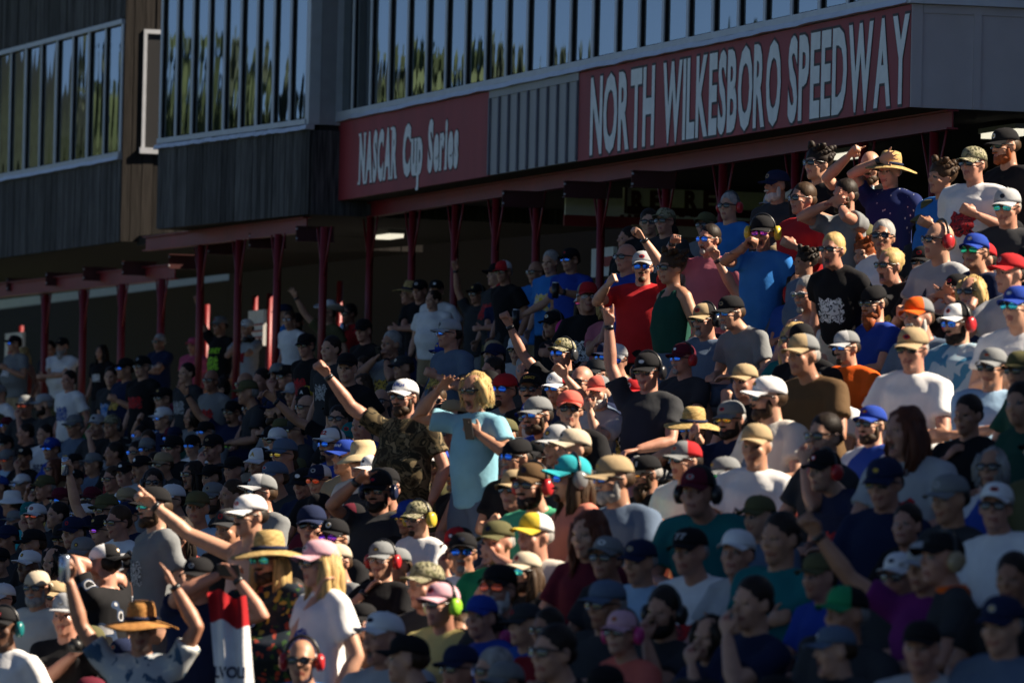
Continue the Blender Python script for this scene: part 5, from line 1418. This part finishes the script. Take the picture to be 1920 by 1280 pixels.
def try_place(d, i, pose):
    ang = heading(d, i); lean = R(float(d.get('lean', 0))); hl = head_local(pose, lean)
    c, s_ = math.cos(ang - math.pi / 2), math.sin(ang - math.pi / 2)
    ox, oy = c * hl.x - s_ * hl.y, s_ * hl.x + c * hl.y
    base = .86 if d.get('kid') else 1.06
    if pose == 'S' and d.get('kid'): base = .92
    dr = ray(d['x'], d['y']); best = None
    cands = []
    if pose == 'W':
        X0 = float(d.get('X', 19.6))
        for dx in (0, -.25, .25, -.5, .5, .8, 1.2, 1.6): cands.append((X0 + dx, None, abs(dx) * .1))
    else:
        for k in range(R0, NROW):
            xc = XTOP - TREAD * (k + .5)
            for dx in ((.0, .12, .24) if pose == 'S' else (-.22, -.05, .1, .22)): cands.append((xc + dx, k, 0))
        if pose == 'T':
            for X in (18.55, 18.8, 19.1, 19.6, 20.5): cands.append((X, None, .02))
    for X, k, c0 in cands:
        t = (X + ox) / dr.x; P = dr * t
        rx, ry = X, P.y - oy
        if ry < 15 or ry > 116: continue
        if k is not None and X > x_walk(ry) - .15: continue
        if k is None and X < x_walk(ry) + .05: continue
        fl = (ZTOP + dz(ry)) if k is None else row_floor(k, ry)
        s = (P.z - fl) / hl.z
        s2 = min(max(s, base * .86), base * 1.12)
        cost = c0 + abs(s2 / base - 1) * 1.2 + abs(s - s2) * 14
        for (qx, qy) in placed:
            dd = math.hypot(qx - rx, qy - ry)
            if dd < .38: cost += (.38 - dd) * 2.0
        if best is None or cost < best[0]: best = (cost, rx, ry, fl, s2)
    return best
LAYOUT = []
order = sorted(range(len(PP)), key=lambda i: -(3 * ('R' in PP[i] or 'L' in PP[i]) + 1 * ('w' in PP[i])))
for i in order:
    M, s, cst = find_place(PP[i], i); PP[i]['M'] = M; PP[i]['s'] = s
def dpx(p): return p.dot(cf)

# shared bodies for everyone without a pose of their own
V = Vector
PROTO = {}
def proto(key, **kw): make_body(key, **kw); PROTO.setdefault((kw['pose'], kw.get('sleeve', 'short')), []).append(key)
for k in range(9):
    rr_ = random.Random(k + 40); a = None
    L_ = None; R_ = None
    if k == 1: R_ = dict(w=V((.02, .26, .74)), hint=V((.8, -.4, -.6)), nrm=V((-.5, -.6, .3)), style='fist'); L_ = dict(w=V((-.06, .28, .70)), hint=V((-.8, -.4, -.6)), nrm=V((.5, -.6, .3)), style='fist')
    if k == 3: R_ = dict(w=V((-.14, .20, .79)), hint=V((.7, .1, -.8)), nrm=V((0, -1, 0)), style='relax'); L_ = dict(w=V((.14, .22, .75)), hint=V((-.7, .1, -.8)), nrm=V((0, -1, 0)), style='relax')
    if k == 5: L_ = dict(w=V((-.10, .22, 1.02)), hint=V((-.5, .1, -.9)), nrm=V((.3, -.9, .2)), style='relax')
    if k == 7: R_ = dict(w=V((.10, .34, .92)), hint=V((.6, 0, -.8)), nrm=V((-.9, 0, .3)), style='fist')
    proto('s%d' % k, pose='sit', lean=R(rr_.uniform(-2, 14)), yaw=R([8, -12, 20, 0, -20, 14, 4, -6, 26][k]), pitch=R(rr_.uniform(-6, 5)), roll=R(rr_.uniform(-4, 4)), arms=(L_, R_), width=[1, 1.08, .95, 1.14, 1, .92, 1.05, 1.1, 1][k], belly=[0, .05, 0, .1, .03, 0, .04, .07, 0][k], legs='shorts' if k % 2 else 'trousers', mouth=1 if k == 4 else 0, knees=.03 * (k % 3))
for k in range(2):
    proto('st%d' % k, pose='sit', lean=R(4 + 6 * k), yaw=R(10 - 20 * k), sleeve='tank', width=.95, legs='shorts')
for k in range(6):
    rr_ = random.Random(k + 90); L_ = R_ = None
    if k == 2: R_ = dict(w=V((-.12, .20, 1.20)), hint=V((.8, .0, -.7)), nrm=V((0, -1, 0)), style='relax'); L_ = dict(w=V((.12, .23, 1.16)), hint=V((-.8, 0, -.7)), nrm=V((0, -1, 0)), style='relax')
    if k == 4: L_ = dict(w=V((-.16, .26, 1.22)), hint=V((-.6, -.2, -.8)), nrm=V((.4, -.8, .2)), style='fist')
    proto('t%d' % k, pose='stand', lean=R(rr_.uniform(-2, 7)), yaw=R([6, -14, 0, 18, -6, 24][k]), pitch=R(rr_.uniform(-4, 4)), arms=(L_, R_), width=[1, 1.1, 1.06, .95, 1.15, 1][k], belly=[0, .07, .05, 0, .1, 0][k], legs='shorts' if k % 2 else 'trousers')
for k in range(5):
    make_body('low%d' % k, pose='sit', lean=R(2 + 3 * k), yaw=R(-16 + 9 * k), width=[1, 1.1, .94, 1.05, 1][k], belly=.04, low=True)
proto('tt0', pose='stand', lean=R(3), yaw=R(8), sleeve='tank', width=.95, legs='shorts')
for i, d in enumerate(PP):
    pose = 'sit' if d['pose'] == 'S' else 'stand'
    uniq = any(k in d for k in ('R', 'L', 'fold', 'lean', 'mouth', 'knees')) or d.get('sleeve') == 'none' or float(d.get('w', 1)) > 1.11 or (d.get('sleeve') == 'tank' and 'w' in d)
    rr_ = random.Random(i * 13 + 5)
    if not uniq:
        ks = PROTO[(pose, 'tank' if d.get('sleeve') == 'tank' else 'short')]; d['body'] = ks[rr_.randrange(len(ks))]; continue
    Mi = d['M'].inverted(); arms = [None, None]; up0 = .95 if pose == 'stand' else .53
    hz = (d['M'] @ head_local(d['pose'], R(float(d.get('lean', 0)))));
    for si, kk in ((0, 'L'), (1, 'R')):
        if kk in d:
            q = d[kk].split(','); doff = float(q[3]) if len(q) > 3 else 0.0
            tgt = ray(float(q[0]), float(q[1])) * (dpx(hz) + doff)
            s = -1 if si == 0 else 1
            S = V((s * .178, 0, up0 + .425)); Sw = d['M'] @ S; flat_ = ray(float(q[0]), float(q[1])) * dpx(Sw); Dp = (flat_ - Sw).length / d['s']
            both = 'hold' in d and d['hold'].startswith('C') or ('L' in d and 'R' in d and q[2] in ('open', 'relax'))
            if abs(doff) < .12 and not both:
                if .10 < Dp <= .40: flat_ = Sw + (flat_ - Sw) * 1.35; Dp *= 1.35
                if Dp > .40: tgt = Sw + (flat_ - Sw) * (.64 / Dp)
                elif Dp > .10: tgt = flat_ - (flat_.normalized()) * (math.sqrt(max(0, .50 ** 2 - Dp ** 2)) * d['s'])
            w_ = Mi @ tgt; dirn = (w_ - S).normalized(); w_ = w_ - dirn * .07
            up = w_.z > S.z + .1
            hint = V((s * .7, .0, -.6)) if not up else V((s * 1.0, .15, -.55))
            nrm = V((-s * .25, .9, -.15)) if q[2] in ('open', 'horns') else V((-s * .6, .5, -.5))
            if 'clap' in d or q[2] == 'open' and 'L' in d and 'R' in d: nrm = V((-s, .2, .1))
            if not up: nrm = V((-s * .7, -.5, .2))
            arms[si] = dict(w=w_, hint=hint, nrm=nrm, style=q[2])
    if 'fold' in d:
        arms[1] = dict(w=V((-.13, .225, up0 + .23)), hint=V((.8, .2, -.7)), nrm=V((0, -1, 0)), style='relax'); arms[0] = dict(w=V((.13, .255, up0 + .20)), hint=V((-.8, .2, -.7)), nrm=V((0, -1, 0)), style='relax')
    key = 'u%d' % i
    make_body(key, pose=pose, lean=R(float(d.get('lean', rr_.uniform(0, 6)))) if 'lean' in d or not ('R' in d or 'L' in d) else 0.0, yaw=R(rr_.uniform(-6, 16)), pitch=R(rr_.uniform(-4, 5)), arms=tuple(arms), sleeve=d.get('sleeve', 'short'),
              belly=float(d.get('belly', .03)), width=float(d.get('w', 1.0)), legs='shorts' if i % 2 else 'trousers', mouth=1 if d.get('mouth') else 0, fem=1 if d.get('fem') else 0, knees=.12 if d.get('knees') else .02, fine=('R' in d or 'L' in d))
    d['body'] = key
finish_bodies()

TROUS = ['navy', 'charcoal', 'tan', 'slate', 'olive', 'grey', 'black', 'beige']
pk = MATS
print_m = {}
def print_mat(c):
    nm = 'print_' + c
    return ramp_mat(nm, [(.0, C3[c]), (.50, (.02, .022, .03) if c in ('neon', 'red', 'lightgrey', 'white', 'gold') else (.5, .5, .52)), (.60, tuple(min(1, v * 1.2 + .03) for v in C3[c]))], scale=26, distortion=1.5, detail=2)
lanyard_m = paint('lanyard', (.02, .04, .12), .8)
hp_black = paint('headphone_black', (.012, .012, .013), .35)
frame_black = paint('frame_black', (.01, .01, .011), .3); frame_white = paint('frame_white', (.7, .7, .72), .3)
clear_lens = None
def clear_mat():
    if 'clear_lens' in MATS: return MATS['clear_lens']
    m, n, l, b = new_mat('clear_lens'); b.inputs['Base Color'].default_value = (.8, .85, .9, 1); b.inputs['Roughness'].default_value = .05; b.inputs['Alpha'].default_value = .25
    MATS['clear_lens'] = m; return m
def logo_on(cap, colname, seed):
    r_ = random.Random(seed); inner = r_.choice(['charcoal', 'red', 'navy', 'white', 'gold', 'grey'])
    return decal_disc(cap, CAPB, Vector((0, .098, .080)), Vector((-1, 0, 0)), Vector((0, -.18, 1)).normalized(), Vector((0, 1, .18)).normalized(), r_.uniform(.03, .052), r_.uniform(.022, .036), [fabric(colname), fabric(inner)])
def hp_mat(c): return paint('plastic_' + c, C3[c], .3, var=.03)
watch_m = paint('watch_black', (.015, .015, .017), .3)
def build_person(d, i):
    b = BODY[d['body']]; rr_ = random.Random(i * 31 + 3)
    lab = d['label']
    if not lab.startswith(('person', 'child', 'dark figure', 'dark-', 'long-haired', 'grey-haired', 'black-haired', 'black figure', 'red-haired', 'brown-haired')): lab = 'person with ' + lab if not lab.startswith(('shirtless', 'open-mouthed')) else 'person ' + lab
    root = thing('person', ' '.join(lab.split()[:16]), 'person', group='spectators on the terrace')
    root.matrix_world = d['M']
    sk = int(d.get('skin', rr_.choice([0, 0, 1, 1, 2, 3, 3])))
    body = link('body', b['me'][0], root)
    for k, m_ in enumerate((skin_mat(sk), lip_mat(sk))): body.material_slots[k].link = 'OBJECT'; body.material_slots[k].material = m_
    shirt = None
    if b['me'][1] is not None:
        shirt = link('shirt', b['me'][1], root); shirt.material_slots[0].link = 'OBJECT'; shirt.material_slots[0].material = fabric(d['shirt'])
    tr = link('trousers', b['me'][2], root); tr.material_slots[0].link = 'OBJECT'; tr.material_slots[0].material = fabric(rr_.choice(TROUS))
    HM = b['HM']; hat = d['hat']; hatted = hat != '-'
    # hair
    hs = d.get('hair'); hc, hk = (hs.split('-') if hs else (rr_.choice(['dark', 'brown', 'brown', 'grey']), 'fringe' if hatted else 'short'))
    if hatted and hk in ('short', 'bob', 'curly', 'bun'): hk = 'fringe' if hk != 'bob' else 'longcap'
    if hatted and hk == 'long': hk = 'longcap'
    if not (d.get('bald') and not hatted):
        wear('hair', 'hair_' + hk, root, [hair_mat(hc)], HM)
    else: wear('hair', 'hair_fringe', root, [hair_mat('grey' if i % 2 else 'brown')], HM @ Matrix.Translation((0, 0, -.012)))
    if 'beard' in d:
        bk, bc = d['beard'].split('-'); wear('beard', 'beard_' + bk, root, [hair_mat(bc)], HM)
    # hat
    if hatted:
        tilt = Matrix.Rotation(R(rr_.uniform(-7, 6)), 4, 'X') @ Matrix.Rotation(R(rr_.uniform(-4, 4)), 4, 'Y')
        if hat in ('straw', 'straworange'):
            h_ = wear('straw_hat', 'straw_hat', root, [straw_m if hat == 'straw' else straw_o, cloth((.03, .025, .02), 'dark_under_brim')], HM @ tilt)
            bn = MB().tube([(.086 * math.cos(a), -.006 + .101 * math.sin(a), .062) for a in [2 * math.pi * q / 24 for q in range(25)]], .011, 6); bn.build('hat_band', fabric('navy'), h_, True)
        elif hat == 'sunhat': wear('sun_hat', 'sun_hat', root, [cloth((.55, .44, .26), 'sun_hat_straw'), cloth((.42, .33, .2), 'sun_hat_under')], HM @ tilt)
        elif hat.startswith('bucket'): wear('bucket_hat', 'bucket_hat', root, [fabric(hat.split(':')[1])] * 2, HM @ tilt)
        elif hat == 'cowboy': wear('cowboy_hat', 'cowboy_hat', root, [fabric('white'), fabric('offwhite')], HM @ tilt)
        else:
            back = hat.startswith('b:'); flat = hat.startswith('flat:'); hcx = hat.split(':')[-1]
            c0, c1 = (hcx.split('/') + [hcx])[:2] if '/' in hcx else (hcx, hcx)
            Mx = HM @ tilt
            if back: Mx = HM @ Matrix.Rotation(math.pi, 4, 'Z') @ Matrix.Translation((0, .012, 0)) @ Matrix.Rotation(R(8), 4, 'X')
            # first colour crown, second front panel and brim
            cp = wear('cap', 'flat_cap' if flat else 'cap', root, [fabric(c0), fabric(c1)], Mx)
            bc = c1 if ('/' in hcx) else c0
            if 'orange' in hcx or 'red' == c1 or 'maroon' == c1: bc = c1
            br = wear('brim', 'flat_brim' if flat else 'brim', cp, [fabric(bc)])
            if 'txt' in d:
                tx, tc_ = d['txt'].split(':')
                decal_text(tx, cp, CAPB, Vector((0, .098, .084)), Vector((-1, 0, 0)), Vector((0, -.18, 1)).normalized(), Vector((0, 1, .18)).normalized(), min(.028 * len(tx) + .012, .085), .034 if len(tx) < 4 else .024, fabric(tc_), .003)
            elif 'logo' in d: logo_on(cp, d['logo'], i)
            elif rr_.random() < .6 and c0 not in ('camocap',): logo_on(cp, rr_.choice(['lightgrey', 'white', 'charcoal', 'tan', 'red', 'navy']) if c1 != 'white' else rr_.choice(['navy', 'red', 'charcoal']), i)
    # eyewear
    g = d['gl']
    if g != 'n':
        fr = wear('sunglasses', 'frame', root, [frame_white if g == 'w' else frame_black], HM)
        pre = 'biglens' if (g == 't' and 'beige' in hat) else 'lens'
        for s in (-1, 1): wear('lens', pre + '%d' % s, fr, [lens_mat(g)])
    elif d.get('glasses'):
        fr = wear('spectacles', 'frame', root, [frame_black], HM)
        for s in (-1, 1): wear('lens', 'lens%d' % s, fr, [clear_mat()])
    # hearing protection
    if 'hp' in d:
        big = 1.12 if d['hp'] == 'yellow' else 1.0
        hb = wear('headphones', 'headband', root, [hp_black], HM @ Matrix.Diagonal((1.08, 1, 1.04, 1)))
        for s in (-1, 1):
            wear('ear_cup', 'cup', hb, [hp_mat(d['hp'])], Matrix.Translation((s * .002, -.008, -.004)) @ (Matrix.Identity(4) if s > 0 else Matrix.Rotation(math.pi, 4, 'Z')) @ Matrix.Scale(big, 4))
    # prints and lettering on the chest
    T = b['T']; R3 = T.to_3x3()
    if shirt is not None:
        nrm = R3 @ Vector((0, 1, 0)); up = R3 @ Vector((0, 0, 1)); rt = R3 @ Vector((-1, 0, 0))
        if 'print' in d:
            decal_patch(shirt, b['bvh'], T @ Vector((0, .1, .22 if 'stx' not in d else .14)), rt, up, nrm, .20, .17, print_mat(d['print']), 'shirt_print')
        elif 'stx' not in d and rr_.random() < .26 and d['shirt'] in C3:
            decal_patch(shirt, b['bvh'], T @ Vector((0, .1, .24)), rt, up, nrm, rr_.uniform(.14, .22), rr_.uniform(.10, .18), print_mat(rr_.choice(['red', 'white', 'lightgrey', 'gold', 'brightblue']) if d['shirt'] not in ('white', 'offwhite', 'lightgrey', 'skyblue') else rr_.choice(['red', 'navy', 'royal', 'charcoal'])), 'shirt_print')
        elif False:
            decal_patch(shirt, b['bvh'], T @ Vector((-.07, .1, .31)), rt, up, nrm, .07, .05, fabric(rr_.choice(['white', 'lightgrey', 'red', 'gold'])) if d['shirt'] not in ('white', 'offwhite') else fabric('navy'), 'shirt_print')
        if 'stx' in d:
            tx, tc_ = d['stx'].split(':'); decal_text(tx, shirt, b['bvh'], T @ Vector((0, .1, .31)), rt, up, nrm, .05 * len(tx) if len(tx) < 4 else .24, .075, fabric(tc_), .005, 'shirt_lettering')
        if 'scarf' in d:
            bv = b['bvh']; pts = []
            for q in range(13):
                u = q / 12; p = T @ Vector((.11 - .24 * u, 0, .47 - .40 * u)); h_ = bv.ray_cast(p + nrm * .4, -nrm, .8)
                if h_[0] is not None: pts.append(h_[0] + nrm * .014)
            mb = MB().tube(pts, [.045] * len(pts), 8, 0, (nrm, .28))
            mb.build('scarf', PAT['checker'](), root, True)
        if d.get('orange'):
            MB().rings([(0, -.012, .475, .098, .085), (0, -.012, .50, .092, .080), (0, -.006, .525, .076, .070)], 16, 0, T).build('collar', fabric('orange'), root, True)
    # watch on some wrists
    if ('L' in d or 'R' in d) and rr_.random() < .7:
        k = 0 if 'L' in d else 1; w_ = b['info']['wrist%d' % k]; fo = b['info']['fore%d' % k]
        MB().tube([w_ - fo * .016, w_ + fo * .012], .033, 12).build('watch', watch_m, root, True)
    return root
# ------------------------------------------------------------------ held things (top level)
can_m = paint('can_aluminium', (.35, .42, .52), .25, metal=.8); glass_b = None
def prop(kind, M, label):
    t = thing(kind, label, {'can': 'can', 'phone': 'phone', 'camera': 'camera', 'bottle': 'bottle', 'cup': 'cup'}[kind]); t.matrix_world = M
    if kind == 'can':
        MB().rings([(0, 0, -.08, .024, .024), (0, 0, -.072, .033, .033), (0, 0, .07, .033, .033), (0, 0, .082, .026, .026)], 16).build('body', can_m, t, True); MB().rings([(0, 0, .0825, .025, .025), (0, 0, .085, .025, .025)], 12).build('lid', flash, t)
    if kind == 'phone':
        MB().box((-.037, -.005, -.075), (.037, .005, .075)).build('case', paint('phone_case', (.02, .02, .022), .3), t); MB().box((-.034, -.0062, -.072), (.034, -.0052, .072)).build('screen', paint('phone_screen', (.006, .006, .008), .08), t)
        MB().tube([(-.02, .005, .05), (-.02, .008, .05)], .008, 10).build('lens', lens_mat('k'), t)
    if kind == 'camera':
        MB().box((-.065, -.03, -.045), (.065, .03, .045)).build('body', paint('camera_black', (.012, .012, .013), .45), t); MB().tube([(0, .03, 0), (0, .11, 0)], [.036, .038], 16).build('lens', paint('camera_black', (.012, .012, .013), .45), t, True); MB().box((-.025, -.025, .0455), (.025, .02, .065)).build('viewfinder', paint('camera_black', (.012, .012, .013), .45), t)
    if kind == 'bottle':
        m, n, l, b = new_mat('bottle_plastic'); b.inputs['Base Color'].default_value = (.55, .75, .85, 1); b.inputs['Roughness'].default_value = .1; b.inputs['Alpha'].default_value = .55
        MB().rings([(0, 0, -.09, .030, .030), (0, 0, .05, .032, .032), (0, 0, .085, .016, .016), (0, 0, .10, .013, .013)], 16).build('body', m, t, True); MB().rings([(0, 0, .1005, .014, .014), (0, 0, .116, .014, .014)], 12).build('cap', fabric('white'), t); MB().rings([(0, 0, -.05, .0332, .0332), (0, 0, .01, .0336, .0336)], 16).build('label', fabric('brightblue'), t, True)
    if kind == 'cup':
        MB().rings([(0, 0, -.08, .036, .036), (0, 0, .08, .042, .042)], 16).build('sleeve', hp_black, t, True); MB().rings([(0, 0, .081, .034, .034), (0, 0, .095, .033, .033)], 16).build('rim', flash, t, True)
for i, d in enumerate(PP):
    build_person(d, i)
    if 'hold' in d:
        hh, kind = d['hold'].split(':'); b = BODY[d['body']]; inf = b['info']
        if hh == 'C': p = (inf['hand0'] + inf['hand1']) / 2
        else: p = inf['hand0' if hh == 'L' else 'hand1']
        pw = d['M'] @ p; ang = heading(d, i) - math.pi / 2
        off = Vector((math.cos(ang + math.pi / 2), math.sin(ang + math.pi / 2), 0)) * .03
        rot = Matrix.Rotation(ang, 4, 'Z')
        if kind == 'phone': rot = rot @ Matrix.Rotation(R(-15), 4, 'X') @ (Matrix.Rotation(R(90), 4, 'Y') if hh == 'C' else Matrix.Identity(4))
        short = ' '.join(d['label'].split(',')[0].split()[:6])
        prop(kind, Matrix.Translation(pw + off) @ rot, dict(can='drink can', phone='dark phone', camera='black camera', bottle='clear water bottle', cup='dark insulated cup')[kind] + ' held by the person with ' + short)

# white towel with a red band hanging in front of the floral shirt
P = ray(432, 1215) * 40.9
tw = thing('towel', 'white and red lettered towel hanging left of the big floral shirt', 'towel', P)
tw.rotation_euler = (0, 0, R(-22))
mb = MB(); n = 12
for layer in (0, 1):
    for i in range(n + 1):
        for j in range(15):
            u = i / n - .5; z = .32 - .62 * j / 14
            mb.v.append((u * .23 - .03 + .07 * j / 14, .03 * math.sin(u * 13 + j * .12) + .01 * math.sin(j * .5) + layer * .008, z - .05 * u - .02 * math.sin(u * 9)))
m = (n + 1) * 15
for i in range(n):
    for j in range(14):
        a = i * 15 + j
        mi = 1 if j < 4 else 0
        mb.f.append((a, a + 1, a + 16, a + 15)); mb.m.append(mi); mb.f.append((m + a, m + a + 15, m + a + 16, m + a + 1)); mb.m.append(mi)
o = mb.build('cloth', [fabric('white'), fabric('red')], tw, True)
bv = BVHTree.FromPolygons([v.co for v in o.data.vertices], [p.vertices for p in o.data.polygons])
decal_text('LVOLI', o, bv, Vector((0, 0, -.14)), Vector((1, 0, 0)), Vector((0, 0, 1)), Vector((0, -1, 0)), .19, .07, fabric('navy'), .006)

# ------------------------------------------------------------------ the rest of the crowd: people the photo shows only in slivers, as one mass
heads = []
for d in PP:
    p = d['M'] @ BODY[d['body']]['HM'].translation; x, y, dd = proj(p); heads.append((x, y, dd, .34 if (d['pose'] != 'S' and ('R' in d or 'w' in d)) else (.38 if ('R' in d or 'w' in d) else 0)))
fill = []
for k in range(R0, NROW):
    xr = XTOP - TREAD * (k + .5) + .12; Y = 24.0
    while Y < 114:
        Y += .30
        if xr > x_walk(Y) - .2: continue
        rx, ry = xr + random.uniform(-.08, .1), Y + random.uniform(-.1, .1)
        if any(abs(qx - rx) < .55 and math.hypot(qx - rx, qy - ry) < .47 for qx, qy in placed): continue
        s = random.uniform(.96, 1.06); p = Vector((rx - .05, ry, row_floor(k, ry) + 1.17 * s)); x, y, dd = proj(p)
        if not (-40 < x < 1960 and 380 < y < 1330): continue
        pm = FPX / dd; bad = False
        for hx, hy, hd, key in heads:
            if key and hd > dd + .1 and abs(hx - x) < .30 * pm and 0 <= y - hy < key * pm: bad = True; break
            if hd > dd + .1 and abs(hx - x) < .22 * pm and -.16 * pm < hy - y < .75 * pm: bad = True; break
            if hd < dd - .1 and abs(hx - x) < .16 * FPX / hd and -.12 * pm < y - hy < .9 * pm: bad = True; break
        if bad: continue
        fill.append((rx, ry, k, s)); placed.append((rx, ry))
if fill:
    VS, FS, MI, mats, mi_of = [], [], [], [], {}
    nv = 0
    def add_mesh(me, M, slotmats):
        global nv
        n = len(me.vertices); co = np.empty(n * 3); me.vertices.foreach_get('co', co); A4 = np.array(M)
        VS.append(co.reshape(-1, 3) @ A4[:3, :3].T + A4[:3, 3])
        ls = [tuple(q + nv for q in p.vertices) for p in me.polygons]; FS.extend(ls)
        for p in me.polygons:
            m_ = slotmats[min(p.material_index, len(slotmats) - 1)]
            if m_.name not in mi_of: mi_of[m_.name] = len(mats); mats.append(m_)
            MI.append(mi_of[m_.name])
        nv += n
    ks = ['low%d' % k for k in range(5)]
    cols = ['black', 'charcoal', 'navy', 'grey', 'slate', 'white', 'royal', 'maroon', 'olive', 'darkgreen', 'black', 'charcoal', 'navy']
    for q, (rx, ry, k, s) in enumerate(fill):
        r_ = random.Random(q + 900); b = BODY[ks[r_.randrange(len(ks))]]
        M = frame_of((rx, ry), row_floor(k, ry), R(BASE_ANG + r_.uniform(-15, 18)), s); sk_ = r_.choice([0, 1, 2, 3, 3])
        add_mesh(b['me'][0], M, [skin_mat(sk_), lip_mat(sk_), mouth_m, eye_m, shoe_m]); add_mesh(b['me'][1], M, [fabric(r_.choice(cols))]); add_mesh(b['me'][2], M, [fabric(r_.choice(TROUS))])
        HMw = M @ b['HM']; add_mesh(WEAR['hair_fringe' if q % 4 else 'hair_short'], HMw, [hair_mat(r_.choice(['dark', 'brown', 'grey', 'dark']))])
        if q % 4:
            c = r_.choice(['black', 'navy', 'grey', 'white', 'charcoal', 'tan', 'black', 'maroon', 'olive']); add_mesh(WEAR['cap'], HMw, [fabric(c)]); add_mesh(WEAR['brim'], HMw, [fabric(c)])
        if r_.random() < .7: 
            add_mesh(WEAR['frame'], HMw, [frame_black])
            for z in (-1, 1): add_mesh(WEAR['lens%d' % z], HMw, [lens_mat(r_.choice('kkkb'))])
    me = D.meshes.new('crowd'); me.from_pydata(np.concatenate(VS), [], FS); me.polygons.foreach_set('material_index', MI); me.polygons.foreach_set('use_smooth', [True] * len(FS))
    for m_ in mats: me.materials.append(m_)
    tag(link('crowd', me), 'remaining spectators packed between the others on the terrace rows', 'crowd', kind='stuff')
